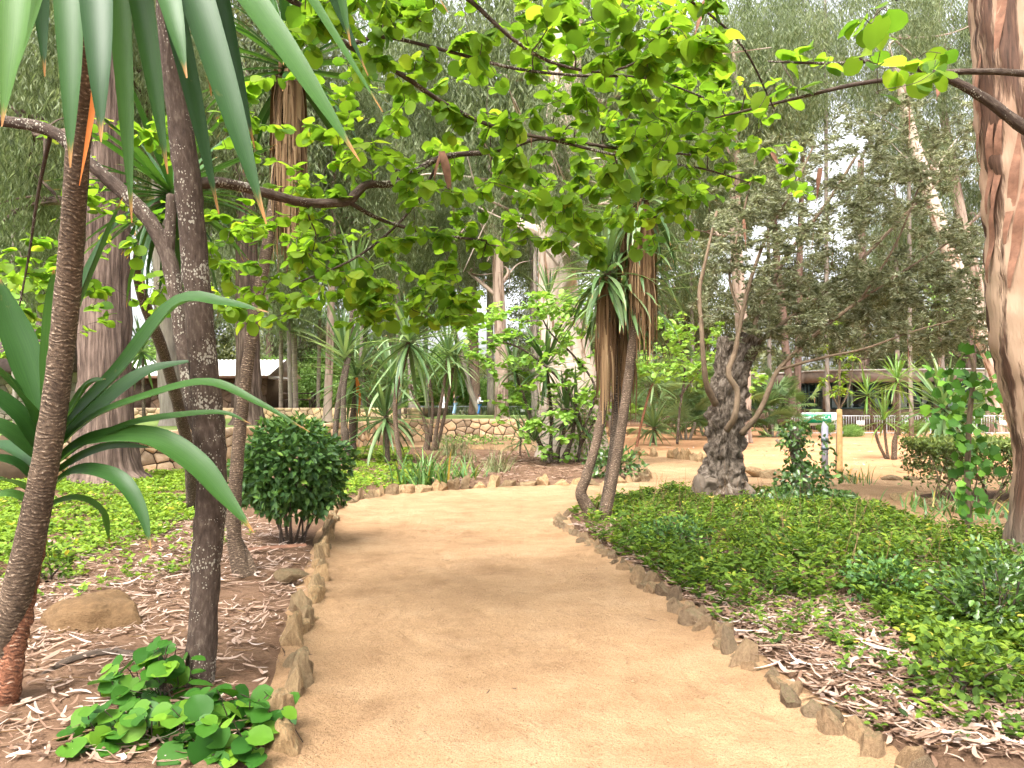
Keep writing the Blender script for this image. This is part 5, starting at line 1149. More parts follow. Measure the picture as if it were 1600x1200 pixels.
for lab, rows, w in [('long brown bark strip folded over the middle of the crooked branch', [(690,236,5.45),(697,262,5.42),(703,300,5.42),(712,350,5.42),(720,420,5.42)], 16), ('short bark strip beside the long folded one on the crooked branch', [(688,238,5.4),(680,270,5.4),(678,290,5.4)], 7),
    ('thin bark strip hanging from the upper leafy branch near the centre', [(830,212,5.5),(830,250,5.5),(826,290,5.5)], 6), ('bark strip hanging just left of the triple yucca skirt', [(896,310,6),(898,340,6),(897,362,6)], 5),
    ('pale bark strip hanging in the middle of the olive crown', [(1282,262,12),(1278,290,12),(1275,330,12),(1268,390,12)], 11), ('dark bark scrap caught at the upper left of the olive crown', [(1206,238,12),(1218,258,12),(1240,270,12)], 9),
    ('dark bark splinter hanging low in the olive crown right side', [(1418,530,11.5),(1420,555,11.5),(1422,572,11.5)], 6), ('slim bark strip hanging under the right heart-leaf branch', [(1420,150,5.2),(1421,190,5.2),(1420,232,5.2)], 5),
    ('bark curl dangling from the right heart-leaf branch', [(1470,128,5.1),(1466,145,5.1),(1462,160,5.1)], 12), ('narrow bark strip hanging beside the dark slender yucca', [(478,330,6),(470,400,6),(455,470,6)], 8),
    ('bark strip hanging in the upper centre right leaves', [(1100,0,4.9),(1090,40,4.9),(1078,75,4.9)], 8), ('bark sliver among the lower left olive twigs', [(1162,340,12.2),(1164,370,12.2),(1166,395,12.2)], 7)]: strip(lab, rows, w, len(lab) % 7)

# ------------------------------------------------------------------ shrubs, hedge, ivy
def shell_leaves(n, c, rad, seed, thick=.30, zmin=-1.0, bump=.12):
    r = np.random.default_rng(seed); d = norm(r.normal(size=(n, 3))); d = d[d[:, 2] > zmin]
    k = np.array([1 + bump * mnoise.noise(tuple(q * 2.6 + seed)) for q in d]); rr = k * (1 - thick * r.random(len(d)) ** 1.6)
    return np.asarray(c) + d * rr[:, None] * np.array(rad), d
# round glossy shrub
c = G3(452, 858); c[2] = .05; sh = thing('round_shrub', c, 'round clipped glossy green shrub at the left path edge', 'shrub')
cc = c + (0, .1, .84); p, d = shell_leaves(5600, cc, (.60, .58, .55), 95, .42, -.95, .30); r = np.random.default_rng(96)
dd = norm(d * .7 + r.normal(size=d.shape) * .5 + (0, 0, -.25)); nn = norm(d + r.normal(size=d.shape) * .45 + (0, 0, .5)); up = d[:, 2]
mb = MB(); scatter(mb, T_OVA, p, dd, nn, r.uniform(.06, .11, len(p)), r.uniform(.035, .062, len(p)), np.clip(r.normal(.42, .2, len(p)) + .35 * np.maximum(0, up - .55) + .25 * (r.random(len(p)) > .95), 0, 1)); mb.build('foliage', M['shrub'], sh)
for i in range(13):
    a = r.uniform(0, 6.28); q = r.uniform(.02, .17); e = cc + np.array((math.cos(a) * .38, math.sin(a) * .36, r.uniform(-.1, .25))); s0 = c + (math.cos(a) * q, math.sin(a) * q, -.03)
    mb = MB(); tube(mb, spline([s0, (s0 + e) / 2 + r.normal(size=3) * .05, e], 4), np.linspace(.013, .006, 9), 6); mb.build('stem', M['twig'], sh)
# clipped hedge
hx0, hx1, hy0, hy1 = 6.75, 10.0, 12.3, 13.4; hg = thing('clipped_hedge', (8.3, 12.9, .05), 'flat-topped clipped hedge with bare woody base on the right', 'hedge')
r = np.random.default_rng(97); n = 26000; x = r.uniform(hx0, hx1, n); y = r.uniform(hy0, hy1, n); u = r.random(n); top = 1.03 + .05 * np.array([mnoise.noise((a * 2, bb * 2, 1)) for a, bb in zip(x, y)])
z = np.where(u < .42, top - r.random(n) * .12, .22 + (top - .25) * r.random(n) ** .7)
edge = np.minimum(np.minimum(x - hx0, hx1 - x), np.minimum(y - hy0, hy1 - y)); k = (u < .42) | (r.random(n) < np.exp(-edge * 5)); k &= (z > .5) | (r.random(n) < .55)
x, y, z = x[k], y[k], z[k]; p = np.stack([x, y, z], -1) + r.normal(size=(len(x), 3)) * .03; mb = MB()
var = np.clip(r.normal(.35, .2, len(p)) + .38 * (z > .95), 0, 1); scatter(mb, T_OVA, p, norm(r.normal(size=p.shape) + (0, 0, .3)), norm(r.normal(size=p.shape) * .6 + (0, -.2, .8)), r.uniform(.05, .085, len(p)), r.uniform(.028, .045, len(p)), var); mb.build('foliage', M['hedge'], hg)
for i in range(34):
    s0 = np.array((r.uniform(hx0 + .15, hx1 - .1), r.uniform(hy0 + .2, hy1 - .2), .0)); e = s0 + (r.normal() * .22, r.normal() * .2, r.uniform(.75, .95)); mb = MB(); tube(mb, spline([s0, (s0 + e) / 2 + r.normal(size=3) * .05, e], 4), np.linspace(.016, .005, 9), 5)
    for q in range(3): mid = s0 + (e - s0) * r.uniform(.3, .8); tube(mb, spline([mid, mid + (r.normal() * .14, r.normal() * .12, r.uniform(.1, .25))], 2), .004, 4)
    mb.build('stem', M['bark_branch'], hg)
# ivy covered stump
b = G3(1250, 790, .06); iv = thing('ivy_stump', b, 'narrow stump wrapped in dark ivy spreading at its foot', 'ivy')
mb = MB(); pts, rad = pxpath([(1256,795,12.4,14),(1252,750,12.4,11),(1244,710,12.4,9),(1240,668,12.4,7)], 5); tube(mb, pts, rad, 10, rough=.2); mb.build('stump', M['bark_olive'], iv, smooth=True)
r = np.random.default_rng(98); P_, D_ = [], []
for px, py, rx, ry, n in [(1241,672,24,18,170), (1236,690,20,16,110), (1248,722,20,30,200), (1254,752,46,34,520), (1250,778,78,22,900), (1300,776,44,14,300), (1200,780,30,12,240), (1265,700,40,30,70), (1290,740,40,26,80)]:
    v = norm(r.normal(size=(n, 3))) * (r.random((n, 1)) ** .35); P_.append(np.array([P(px + rx * a[0], py + ry * a[2], 12.4 + rx / 60 * a[1]) for a in v])); D_.append(v)
p, d = np.concatenate(P_), np.concatenate(D_); p[:, 2] = np.maximum(p[:, 2], .08)
mb = MB(); scatter(mb, T_OVA, p, norm(d + r.normal(size=d.shape) * .6 + (0, 0, -.3)), norm(d + r.normal(size=d.shape) * .4 + (0, 0, .4)), r.uniform(.05, .11, len(p)), r.uniform(.04, .075, len(p)), np.clip(r.normal(.4, .25, len(p)), 0, 1)); mb.build('foliage', M['ivy_a'], iv)
# thin ivy-clad sapling before the hedge
b = G3(1515, 862, .06); ic = thing('ivy_sapling', b, 'thin sapling pole clad in broad ivy leaves before the hedge', 'ivy')
mb = MB(); pts, rad = pxpath([(1516,865,8.5,5),(1513,800,8.5,5),(1512,720,8.5,4.5),(1516,640,8.5,4),(1522,580,8.5,3.5),(1514,548,8.5,3)], 6); tube(mb, pts, rad, 7); mb.build('stem', M['bark_branch'], ic, smooth=True)
IVY = make_mesh('leaf', np.array([(0,0,0),(.12,.42,.03),(.45,.36,.05),(.55,.52,.02),(1,0,-.08),(.55,-.52,.02),(.45,-.36,.05),(.12,-.42,.03),(.45,0,-.02)], float), [np.array([(8,0,1),(8,1,2),(8,2,3),(8,3,4),(8,4,5),(8,5,6),(8,6,7),(8,7,0)])], M['ivy'], np.zeros((9, 2)), None, False)
r = np.random.default_rng(99)
def ivy_leaf(root, p, size, out=(0, -1, 0)):
    d = norm(np.array((r.normal(), r.normal() * .5 - .3, -.75 + r.normal() * .3))); n = norm(np.array(out) + r.normal(size=3) * .55 + (0, 0, .55)); s = norm(np.cross(n, d)); u = np.cross(d, s)
    o = mobj('leaf', IVY, root, loc=p, scale=float(size)); o.rotation_euler = Matrix((d, s, u)).transposed().to_euler()
for px, py, rx, ry, n in [(1512,590,50,36,34), (1550,600,34,50,18), (1505,640,56,36,40), (1475,600,34,30,12), (1514,690,26,34,28), (1512,740,20,34,26), (1512,790,20,30,22), (1530,700,26,36,14), (1515,838,40,20,26)]:
    for _ in range(n): ivy_leaf(ic, P(px + r.normal() * rx * .55, py + r.normal() * ry * .55, 8.5 + r.normal() * .13), r.uniform(.07, .14))
# sapling tied to a stake, and the grey post
b = G3(1312, 741); st = thing('staked_sapling', b, 'young sapling with lime leaf sprays tied to a wooden stake', 'sapling')
mb = MB(); pts, rad = pxpath([(1312,742,18,4.6),(1312,690,18,4.3),(1311.5,640,18,4.2)], 4); tube(mb, pts, rad, 10, rough=.04); mb.build('stake', M['wood'], st, smooth=True)
main = wood(st, [[(1307,741,18.1,2.5),(1309,680,18.1,2.3),(1311,630,18.1,2.2),(1312,560,18.1,1.8),(1313,480,18.1,1)], [(1312,640,18.1,1.5),(1298,610,18.1,1.2),(1290,570,18.1,.8)], [(1312,640,18.1,1.4),(1326,610,18.1,1.1),(1334,560,18.1,.8)], [(1312,560,18.1,1),(1325,530,18.1,.8),(1335,500,18.1,.6)]], M['bark_branch'], 6)
leafy(st, main, grow(main, boxes([(1280,1345,535,560,17.6,18.5,14), (1282,1340,590,620,17.6,18.5,14), (1295,1330,500,530,17.7,18.4,8), (1290,1335,560,590,17.7,18.4,6)], 111), 112, .003, .01), 9, .13, ('cover_l', 'cover_l'), 113, single=0, tmpl=T_OVA, wid=.4, tail=.4)
mb = MB(); tube(mb, [G3(1312,741) + (.0, -.02, .95 + .03 * k) for k in range(3)], .075, 10); mb.build('tie', M['post'], st)
b = G3(1289, 746); po = thing('grey_post', b, 'short grey painted post with a strap near its top', 'post')
mb = MB(); mb.box((b[0] - .065, b[1] - .05, -.05), (b[0] + .055, b[1] + .05, 1.15)); mb.build('shaft', M['post'], po)
mb = MB(); mb.box((b[0] - .078, b[1] - .062, .62), (b[0] + .068, b[1] + .062, .68)); mb.box((b[0] - .076, b[1] - .06, .80), (b[0] + .066, b[1] + .06, .88)); mb.build('strap', M['frame'], po)
mb = MB(); mb.add([(b[0] - .065, b[1] - .05, 1.15), (b[0] + .055, b[1] - .05, 1.15), (b[0] + .055, b[1] + .05, 1.15), (b[0] - .065, b[1] + .05, 1.15), (b[0] - .04, b[1], 1.27)], None, [(0, 1, 4), (1, 2, 4), (2, 3, 4), (3, 0, 4)]); mb.build('pointed_top', M['post'], po)

# strap-leaved tufts
def tuft(name, label, px, py, n, L, w, seed, mat, z=.06, droop=1.2, spread=.10):
    b = G3(px, py, z); root = thing(name, b, label, 'plant'); r = np.random.default_rng(seed); mb = MB()
    for i in range(n):
        a = r.uniform(0, 6.283); e = R(r.uniform(35, 88)); l = L * r.uniform(.6, 1.1); p = b + (r.normal() * spread, r.normal() * spread, 0); V = []; k = 6; o = np.array((math.cos(a), math.sin(a), 0)); sd = np.array((-math.sin(a), math.cos(a), 0))
        for j in range(k + 1):
            h = w * .5 * (1 - (j / k) ** 2) + .001; V += [p - sd * h, p + sd * h]; p = p + (o * math.cos(e) + np.array((0, 0, math.sin(e)))) * l / k; e -= droop * r.uniform(.6, 1.2) / k * (.4 + j / k * 1.4)
        mb.add(V, [(2*j, 2*j+1, 2*j+3, 2*j+2) for j in range(k)], var=r.random())
    mb.build('leaves', M[mat], root); return root
tuft('strap_leaf_plant', 'clump of strap-leaved plants with yellowing blades at the bed edge', 668, 757, 120, .85, .040, 121, 'grassblade', spread=.30)
tuft('strap_leaf_plant', 'second smaller strap-leaved plant beside the yellowing clump', 722, 748, 45, .6, .035, 122, 'grassblade', spread=.18)
tuft('dry_tuft', 'greyish dry tuft right of the many-stemmed yucca', 706, 712, 120, .75, .02, 123, 'drygrass', spread=.2, droop=.6)
tuft('dry_tuft', 'low grey green sprig in the middle of the reddish bed', 776, 738, 70, .65, .018, 124, 'drygrass', spread=.16, droop=.5)
tuft('dry_tuft', 'tiny grey sprig beside the strap-leaved clump', 731, 724, 40, .45, .018, 125, 'drygrass', spread=.12, droop=.5)
tuft('grass_clump', 'grassy clump at the foot of the clipped hedge', 1450, 795, 50, .35, .025, 126, 'grassblade', spread=.25)
tuft('grass_clump', 'bladed plant showing through the ground cover left of the ivy sapling', 1178, 862, 30, .38, .022, 127, 'cover', spread=.1, z=.09)
tuft('grass_clump', 'fresh grass blades behind the ivy sapling at the bed end', 1555, 815, 60, .5, .03, 128, 'grassblade', spread=.4, z=.05)
tuft('dry_tuft', 'pale tuft growing before the orange soil right of the ivy stump', 1335, 755, 40, .45, .02, 129, 'grassblade', spread=.2)
# low leafy plant behind the triple yucca
def low_plant(label, px, py, rx, rz, n, seed, mat='ivy_a', size=(.06, .12), z=.06, name='low_shrub'):
    b = G3(px, py, z); root = thing(name, b, label, 'shrub'); p, d = shell_leaves(n, b + (0, 0, rz * .7), (rx, rx * .8, rz), seed, .7, -.7, .3); r = np.random.default_rng(seed); mb = MB()
    scatter(mb, T_OVA, p, norm(d + r.normal(size=d.shape) * .6), norm(r.normal(size=d.shape) * .5 + (0, -.2, 1)), r.uniform(*size, len(p)), r.uniform(size[0] * .6, size[1] * .65, len(p)), np.clip(r.normal(.45, .25, len(p)), 0, 1)); mb.build('foliage', M[mat], root)
    mb = MB()
    for i in range(6): e = b + (r.normal() * rx * .4, r.normal() * rx * .4, rz * r.uniform(.6, 1.2)); tube(mb, spline([b + (r.normal() * .04, 0, -.03), (b + e) / 2 + (r.normal() * .03, 0, .03), e], 3), np.linspace(.01, .004, 7), 5)
    mb.build('stems', M['twig'], root)['kind'] = 'stuff'
low_plant('dark leafy plant behind the triple yucca feet at the bed tip', 962, 748, .62, .38, 420, 131, size=(.09, .17)); low_plant('greyish leafy shrub between the eucalyptus foot and triple yucca', 918, 722, .55, .95, 800, 132, 'bush', (.07, .13))
low_plant('low dark bushlet in the ground cover at the lower right', 1385, 940, .32, .22, 500, 133, 'shrub', (.03, .06), .1); low_plant('dark evergreen sprig mound at the right edge', 1560, 990, .42, .36, 1100, 134, 'ivy_a', (.035, .07), .1); low_plant('dark sprig mound in the ground cover below the olive', 1050, 858, .40, .20, 600, 135, 'shrub', (.03, .06), .1)
low_plant('dark mound of leaves near the bottom right corner', 1500, 1090, .28, .20, 420, 136, 'cover', (.035, .07), .1); low_plant('tuft of dark stems beside the left trunk', 72, 905, .22, .2, 260, 137, 'cover', (.04, .07), .08)
low_plant('green creeping plant at the foot of the stone wall', 740, 694, 1.6, .22, 500, 138, 'bush', (.08, .14), .02); low_plant('second creeping plant at the foot of the stone wall on the left', 60, 748, 1.0, .2, 360, 139, 'bush', (.06, .11), .05)
# heart-leaved seedlings at the trunk foot
b = G3(290, 1120, .06); sd_ = thing('judas_seedling', b, 'heart-leaved seedlings crowding the foot of the lichened trunk', 'plant')
r = np.random.default_rng(141); tv, tq, tt = T_HEART; HM = make_mesh('leaf', tv, [np.array(tt)], M['sap_o'], tv[:, [1, 0]], None, True); mb = MB()
for x0, x1, y0, y1, Y0, Y1, n in [(160,235,1030,1090,3.9,4.1,22), (235,300,1000,1090,3.9,4.1,34), (290,450,1075,1140,3.5,3.9,42), (130,330,1100,1200,3.4,3.7,90), (290,420,1120,1215,3.3,3.55,50), (110,200,1140,1215,3.35,3.55,22)]:
    for _ in range(n):
        p = P(r.uniform(x0, x1), r.uniform(y0, y1), r.uniform(Y0, Y1)); p[2] = max(p[2], .10)
        d = norm(np.array((r.normal(), r.normal() - .4, -.25 + r.normal() * .2))); nn = norm(np.array((r.normal() * .35, -.35 + r.normal() * .3, 1))); s = norm(np.cross(nn, d)); u = np.cross(d, s)
        o = mobj('leaf', HM, sd_, loc=p, scale=float(r.uniform(.065, .125))); o.rotation_euler = Matrix((d, s, u)).transposed().to_euler()
        g = np.array((p[0] + r.normal() * .05, p[1] + .08, .03)); tube(mb, spline([g, (g + p) / 2 + (r.normal() * .03, 0, .02), p], 3), .003, 4, cap=False)
mb.build('stalks', M['twig'], sd_)['kind'] = 'stuff'

# ------------------------------------------------------------------ ground cover and fallen leaves
def pts_in(poly_px, n, seed, poly=None, zfun=None, z=.06):
    """random ground points inside a picture-space outline laid on the ground"""
    q = np.array([G(a, max(bb, 645)) for a, bb in poly_px]); r = np.random.default_rng(seed); lo, hi = q.min(0), q.max(0); out = np.empty((0, 2))
    while len(out) < n:
        c = r.uniform(lo, hi, (n * 2, 2)); c = c[inpoly(c, q)]
        if poly is not None: c = c[inpoly(c, np.array(poly))]; c = c[distpoly(c, np.array(poly)) > .08]
        if len(c) == 0: break
        out = np.vstack([out, c])
    out = out[:n]; zz = zfun(out) if zfun else np.full(len(out), z); return np.column_stack([out, zz])
def cover(name, label, pts, mat, hgt, lsize, seed, per=9, lw=.5, clump=1.1):
    r = np.random.default_rng(seed); keep = np.array([mnoise.noise((a * clump, bb * clump, seed)) for a, bb, _ in pts]) + r.random(len(pts)) * .75 > .26; pts = pts[keep]; n = len(pts)
    far = np.clip((pts[:, 1] - 7) / 5, 0, 1); ok = (np.hypot(pts[:, 0] - 1.15, pts[:, 1] - 10.2) > .55) & (r.random(n) > np.exp(-(np.hypot(pts[:, 0] - 3.5, pts[:, 1] - 12.5) / .5) ** 2)); pts, far = pts[ok], far[ok]; n = len(pts)
    h = hgt * (1 - .45 * far) * r.uniform(.45, 1.25, n) * (1 + .5 * np.array([mnoise.noise((a * .9 + 4, bb * .9, 2)) for a, bb, _ in pts])); ci = np.repeat(np.arange(n), per); m = len(ci); t = r.random(m) ** .6
    lean = r.normal(size=(n, 2)) * .25; pos = pts[ci] + np.column_stack([lean[ci] * (h[ci] * t)[:, None] + r.normal(size=(m, 2)) * .018, h[ci] * t])
    a = r.uniform(0, 6.283, m); d = np.stack([np.cos(a), np.sin(a), r.uniform(-.1, .7, m)], -1); nn = np.stack([r.normal(size=m) * .4, r.normal(size=m) * .4, np.ones(m)], -1); sz = lsize * r.uniform(.55, 1.35, m)
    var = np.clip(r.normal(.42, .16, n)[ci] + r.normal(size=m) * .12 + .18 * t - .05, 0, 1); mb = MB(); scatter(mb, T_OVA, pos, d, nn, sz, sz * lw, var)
    o = mb.build(name, M[mat]); tag(o, label, 'ground cover', kind='stuff'); return o
pr = pts_in([(870,815),(1010,772),(1200,780),(1330,800),(1490,845),(1760,890),(1900,1000),(1700,1090),(1420,985),(1250,955),(1130,970),(1010,905),(930,850)], 9500, 151, BED_R, zr)
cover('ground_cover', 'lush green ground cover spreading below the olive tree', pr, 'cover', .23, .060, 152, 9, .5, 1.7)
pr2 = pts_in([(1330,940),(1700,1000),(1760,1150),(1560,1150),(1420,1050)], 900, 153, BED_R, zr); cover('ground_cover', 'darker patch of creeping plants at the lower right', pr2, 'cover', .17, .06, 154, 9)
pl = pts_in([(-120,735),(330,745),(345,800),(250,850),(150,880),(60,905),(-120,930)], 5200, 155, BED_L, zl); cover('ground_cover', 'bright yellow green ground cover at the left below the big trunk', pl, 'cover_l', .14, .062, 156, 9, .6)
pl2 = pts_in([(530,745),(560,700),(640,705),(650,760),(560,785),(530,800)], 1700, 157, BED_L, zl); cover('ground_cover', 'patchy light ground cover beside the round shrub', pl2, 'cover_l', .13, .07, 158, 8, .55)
pl3 = pts_in([(980,885),(1130,930),(1400,960),(1640,1100),(1640,1200),(1380,1190),(1200,1050)], 430, 159, BED_R, zr); cover('ground_cover', 'seedlings sprouting through the dry leaves at lower right', pl3, 'cover', .13, .05, 160, 7, .5, 2.6)
pl4 = pts_in([(-100,860),(160,840),(330,790),(400,840),(300,900),(120,960),(-100,990)], 420, 187, BED_L, zl); cover('ground_cover', 'sparse seedlings between the bright cover and the leaf litter on the left', pl4, 'cover_l', .11, .055, 188, 7, .6, 2.6)
LIT = [_litter(c, l) for c, l in ((.02, .03), (.12, .04), (-.09, .06), (.26, .03), (-.05, .12), (.07, .02))]
def litter(label, pts, size, wid, seed, lift=.012, tone=(.55, .22)):
    r = np.random.default_rng(seed); mb = MB(); n = len(pts); kind = r.integers(len(LIT), size=n)
    for k, (tv, tq) in enumerate(LIT):
        p = pts[kind == k]; m = len(p)
        if not m: continue
        a = r.uniform(0, 6.283, m); d = np.stack([np.cos(a), np.sin(a), r.normal(size=m) * .10], -1); nn = np.stack([r.normal(size=m) * .30, r.normal(size=m) * .30, np.ones(m)], -1); d = norm(d); s = norm(np.cross(nn, d)); u = np.cross(d, s)
        sz = size * (.25 + 1.5 * r.random(m) ** 1.6); w = wid * r.uniform(.4, 1.7, m); p = p + np.column_stack([np.zeros((m, 2)), lift + r.random(m) * .02])
        V = p[:, None] + sz[:, None, None] * (tv[None, :, 0:1] * d[:, None] + tv[None, :, 1:2] * s[:, None] + tv[None, :, 2:3] * u[:, None]) + (w[:, None, None] * tv[None, :, 3:4]) * s[:, None]
        q = (np.array(tq)[None] + (np.arange(m) * len(tv))[:, None, None]).reshape(-1, 4); mb.add(V.reshape(-1, 3), q, None, np.zeros((m * len(tv), 2)), np.repeat(np.clip(r.normal(*tone, m), 0, 1), len(tv)))
    o = mb.build('leaf_litter', M['litter']); tag(o, label, 'leaf litter', kind='stuff'); return o
a = pts_in([(-150,870),(150,850),(330,800),(480,850),(490,900),(450,960),(430,1085),(400,1230),(-150,1230)], 8600, 161, BED_L, zl)
k = np.array([mnoise.noise((x * 1.1, y * 1.1, 6)) for x, y, _ in a]); a = a[k + np.random.default_rng(1).random(len(a)) * .8 > .12]; litter('pale pinkish eucalyptus leaves strewn under the left trees', a, .125, .0145, 162, tone=(.56, .27))
a = pts_in([(880,818),(950,862),(1110,975),(1290,1110),(1400,1210),(1800,1230),(1700,1080),(1400,960),(1150,930),(1000,860)], 8200, 163, BED_R, zr); litter('tan dry leaves covering the lower right bed edge', a, .13, .016, 164, tone=(.50, .26))
a = pts_in([(640,722),(830,706),(1000,735),(1010,752),(800,762),(660,766)], 3600, 165, BED_L, zl); litter('reddish brown leaf litter around the dark yucca clump', a, .15, .025, 166, tone=(.35, .25))
a = pts_in([(880,812),(1200,772),(1500,830),(1600,900),(1250,950),(1000,880)], 2600, 167, BED_R, zr); litter('scattered dead leaves between the ground cover plants', a, .11, .018, 168, .03, tone=(.45, .25))
a = pts_in([(1000,700),(1600,690),(1600,745),(1100,735)], 420, 169, BED_F, zf_); litter('sparse pale leaves on the open orange soil', a, .2, .035, 170, tone=(.75, .2))
a = pts_in([(480,950),(520,800),(900,770),(880,820),(1100,1000),(1300,1180),(470,1190)], 60, 171, None, None, .012); litter('a few dry leaf scraps and twigs on the sandy path', a, .07, .006, 172, .004, tone=(.15, .15))
a = pts_in([(0,690),(640,700),(600,760),(340,745),(0,745)], 700, 173, BED_L, zl); litter('dry leaves at the foot of the left stone wall', a, .15, .025, 174, tone=(.45, .25))
# pebbles on the path
r = np.random.default_rng(181); PEB = rock_mesh('pebble', 77, M['rock'], 1, 4); mb = MB(); bv = np.array([v.co[:] for v in PEB.vertices]); bf = np.array([p.vertices[:] for p in PEB.polygons]); a = pts_in([(478,960),(520,800),(900,768),(885,822),(1100,985),(1390,1200),(440,1200)], 900, 182, None, None, .008)
for q in a: s = r.uniform(.003, .011); mb.add(bv * s * (1, 1, .6) + q, None, bf)
tag(mb.build('gravel', plain('pebble_stone', (.30,.19,.11), .9, .2, vary=.3)), 'fine gravel scattered over the sandy path', 'gravel', kind='stuff')
# dry twigs lying in the beds and dead stalks between the ground cover plants
def twigs(label, pts, L, rad, seed, up=.1):
    r = np.random.default_rng(seed); mb = MB()
    for q in pts:
        a = r.uniform(0, 6.28); l = L * r.uniform(.4, 1.5); d = np.array((math.cos(a), math.sin(a), up * r.uniform(.2, 1.2))) * l; tube(mb, spline([q + (0, 0, .02), q + d * .5 + r.normal(size=3) * .03 * l + (0, 0, .02), q + d + (0, 0, .015)], 3), np.linspace(rad, rad * .5, 7), 4, var=r.random())
    tag(mb.build('twig_litter', M['deadleaf']), label, 'twigs', kind='stuff')
twigs('thin dry twigs lying among the pinkish leaves on the left', pts_in([(-100,880),(330,830),(470,870),(430,1080),(380,1200),(-100,1220)], 110, 191, BED_L, zl), .28, .004, 192, .06)
twigs('thin dry twigs lying among the tan leaves on the right', pts_in([(900,825),(1110,975),(1400,1200),(1700,1200),(1500,1000),(1150,900)], 130, 193, BED_R, zr), .26, .004, 194, .06)
twigs('dead brown stalks standing in the ground cover', pts_in([(900,815),(1190,785),(1480,850),(1650,950),(1300,960),(1050,890)], 420, 195, BED_R, zr), .17, .003, 196, 2.2)
# slab of fallen bark in the right bed
c = G3(1452, 850, .12); V = []
for i in range(9):
    for j in range(5): u, v = i / 8 - .5, j / 4 - .5; V.append(c + np.array((u * .62 + .03 * math.sin(j * 2), v * .2 * (1 - .5 * abs(u)), .07 * (1 - 4 * v * v) - .03 * u + .012 * math.sin(i * 1.9))))
mb = MB(); mb.add(V, [(i*5+j, i*5+j+1, (i+1)*5+j+1, (i+1)*5+j) for i in range(8) for j in range(4)]); tag(mb.build('bark_slab', plain('pink_bark', (.36,.20,.15), .85, .2, vary=.25, scale=9), None, True, origin=c), 'curved slab of pinkish fallen bark behind the ground cover', 'bark')
for i, (lab, rows, w) in enumerate([('reddish strip of bark lying behind the left path stones', [(365,878,7.8),(420,872,7.9),(478,868,8)], 10), ('fallen curled bark strip at the right bed edge', [(1395,990,4.9),(1420,1010,4.8),(1432,1060,4.6),(1440,1100,4.5)], 14)]):
    s = spline(np.array([(*G(a, bb), 0.0) for a, bb, _ in rows]), 5); V = []; ww = w * rows[0][2] / F
    for k, q in enumerate(s):
        h = ww * .5 * math.sin(math.pi * (.1 + .8 * k / (len(s) - 1))); V += [q + (-h, h * .4, .10), q + (0, 0, .13), q + (h, -h * .4, .10)]
    mb = MB(); mb.add(V, [(3*k+j, 3*k+j+1, 3*k+j+4, 3*k+j+3) for k in range(len(s) - 1) for j in (0, 1)]); tag(mb.build('bark_strip', M['bark_strip'], None, True, origin=s[0]), lab, 'bark')
# surface root
mb = MB(); tube(mb, spline([(*G(60,1075), .05), (*G(110,1055), .09), (*G(180,1040), .08), (*G(250,1048), .04)], 5), np.linspace(.02, .03, 16), 7, rough=.2); mb.build('surface_root', M['twig'], jt, smooth=True)

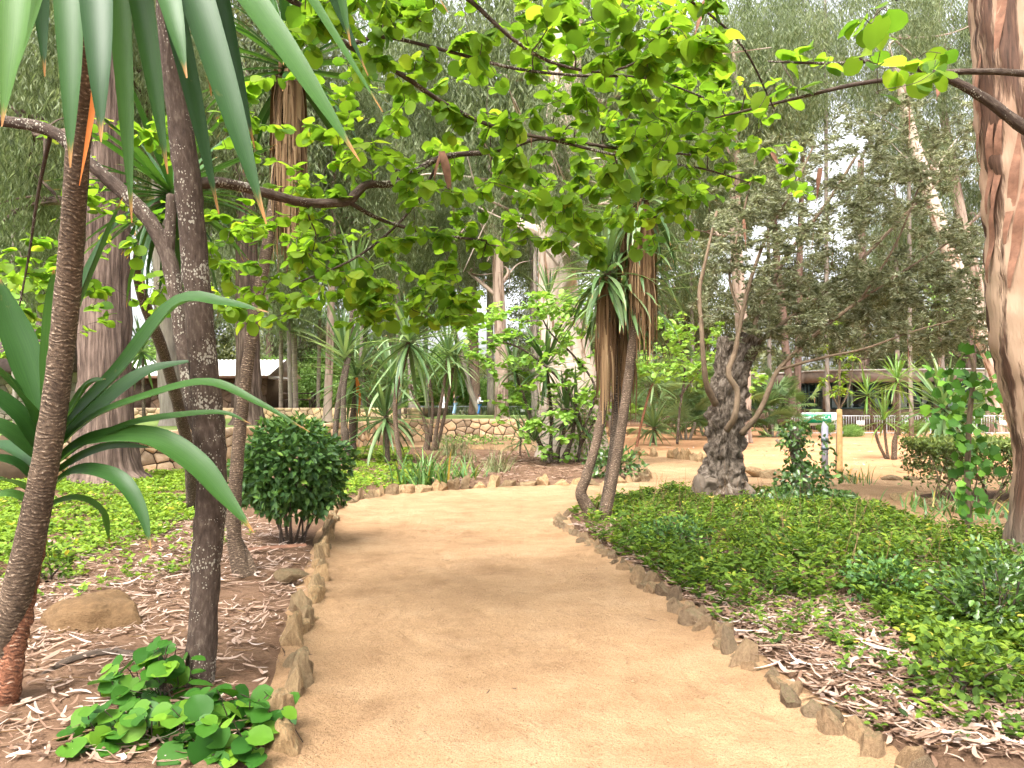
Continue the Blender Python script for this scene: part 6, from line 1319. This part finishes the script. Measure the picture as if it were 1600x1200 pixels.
# ------------------------------------------------------------------ people on the lawn
def skin_obj(name, joints, edges, mat, root, sub=2):
    me = bpy.data.meshes.new(name); me.from_pydata([j[:3] for j in joints], edges, []); me.materials.append(mat); o = mobj(name, me, root)
    s = o.modifiers.new('skin', 'SKIN'); s.use_smooth_shade = True
    for v, j in zip(me.skin_vertices[0].data, joints): v.radius = (j[3], j[4] if len(j) > 4 else j[3])
    me.skin_vertices[0].data[0].use_root = True
    o.modifiers.new('sub', 'SUBSURF').levels = sub; o.modifiers['sub'].render_levels = sub; return o
def person(label, px, rot, hgt, top, bottom, hair, skin, dress=False, bag=False, rhand=None, longhair=False):
    Y = 57; b = np.array((P(px, 0, Y)[0], Y, .945)); root = thing('person', b, label, 'person', 'walkers on the lawn'); root.rotation_euler = (0, 0, rot); k = hgt / 1.75
    rh = rhand or (.27, .05, .84)
    J = [(0,0,.95,.15,.11),(0,0,1.15,.13,.10),(0,0,1.38,.17,.11),(0,.0,1.50,.055),(0,.01,1.58,.075,.085),(0,.01,1.69,.085,.095),(-.19,0,1.43,.055),(-.25,-.03,1.15,.042),(-.26,.04,.90,.034),(-.26,.06,.80,.036,.022),(.19,0,1.43,.055),(.26,-.03,1.15,.042),(rh[0],rh[1],rh[2]+.08,.034),(rh[0],rh[1]+.03,rh[2],.036,.024),
         (-.09,0,.86,.085),(-.10,.05,.48,.06),(-.11,-.02,.09,.042),(-.11,.10,.03,.04,.03),(.09,0,.86,.085),(.11,-.06,.48,.06),(.13,-.20,.10,.042),(.13,-.09,.03,.04,.03)]
    E = [(0,1),(1,2),(2,3),(3,4),(4,5),(2,6),(6,7),(7,8),(8,9),(2,10),(10,11),(11,12),(12,13),(0,14),(14,15),(15,16),(16,17),(0,18),(18,19),(19,20),(20,21)]
    J = [tuple(c * k for c in j) for j in J]; skin_obj('body', J, E, skin, root)
    gro = lambda ids, g: [tuple(J[i][:3]) + tuple(c + g for c in (J[i][3:] if len(J[i]) > 4 else (J[i][3], J[i][3]))) for i in ids]
    skin_obj('jacket' if not dress else 'blouse', gro([1,0,2,6,7,8,10,11,12], .018), [(0,1),(0,2),(2,3),(3,4),(4,5),(2,6),(6,7),(7,8)], top, root)
    if dress:
        mb = MB(); tube(mb, np.array([(0,0,1.02),(0,0,.9),(0,0,.7),(0,0,.5)]) * k, np.array([.16,.19,.22,.25]) * k, 12, cap=False); mb.build('skirt', bottom, root, origin=(0, 0, 0)).location = (0, 0, 0)
    else: skin_obj('jeans', gro([0,14,15,16,18,19,20], .02), [(0,1),(1,2),(2,3),(0,4),(4,5),(5,6)], bottom, root)
    H = [(0,-.02,1.72,.10),(0,-.045,1.63,.09),(0,-.06,1.5 if longhair else 1.58,.07)]; skin_obj('hair', [tuple(c * k for c in h) for h in H], [(0,1),(1,2)], hair, root)
    mb = MB(); tube(mb, np.array([(0,.085,1.66),(0,.115,1.63),(0,.09,1.62)]) * k, .012 * k, 5); mb.build('nose', skin, root, origin=(0,0,0)).location = (0, 0, 0)
    for i in (17, 21):
        p = np.array(J[i][:3]); mb = MB(); tube(mb, [p + (0, -.11 * k, .0), p + (0, 0, .0), p + (0, .09 * k, -.01)], np.array((.04, .05, .03)) * k, 8); mb.build('shoe', M['inside'], root, origin=(0,0,0)).location = (0, 0, 0)
    if bag:
        mb = MB(); mb.box((.20 * k, -.14 * k, 1.0 * k), (.30 * k, .14 * k, 1.25 * k)); mb.build('shoulder_bag', M['inside'], root, origin=(0,0,0)).location = (0, 0, 0)
        mb = MB(); tube(mb, np.array([(.26,0,1.25),(.1,.13,1.42),(-.12,.08,1.48),(-.12,-.08,1.46),(.1,-.13,1.4),(.26,0,1.25)]) * k, .012, 5); mb.build('bag_strap', M['inside'], root, origin=(0,0,0)).location = (0, 0, 0)
    return root
SK = plain('skin_light', (.55,.34,.25), .6, .3, vary=.05); SK2 = plain('skin_tan', (.22,.12,.08), .6, .3, vary=.05); DK = plain('dark_jacket_cloth', (.014,.013,.022), .9, .1); LJ = plain('light_denim', (.28,.40,.62), .9, .1, vary=.2, scale=20); DJ = plain('blue_denim', (.05,.15,.38), .9, .1, vary=.2, scale=20); WC = plain('white_cloth', (.75,.75,.78), .9, .1, vary=.06)
person('person in dark jacket and light jeans walking on the lawn', 711, R(-75), 1.76, DK, LJ, plain('auburn_hair', (.16,.05,.02), .8, .2), SK, rhand=(.24, .22, 1.32))
person('person in white top and blue jeans carrying a bag, near the pinkish trunk', 749, R(-70), 1.58, WC, DJ, plain('dark_hair', (.012,.01,.01), .7, .3), SK2, bag=True, rhand=(.25, .3, 1.05))
person('person with blond hair in a white dress half hidden by yucca stems', 693, R(-80), 1.66, WC, WC, plain('blond_hair', (.55,.42,.28), .7, .3), SK, dress=True, longhair=True)
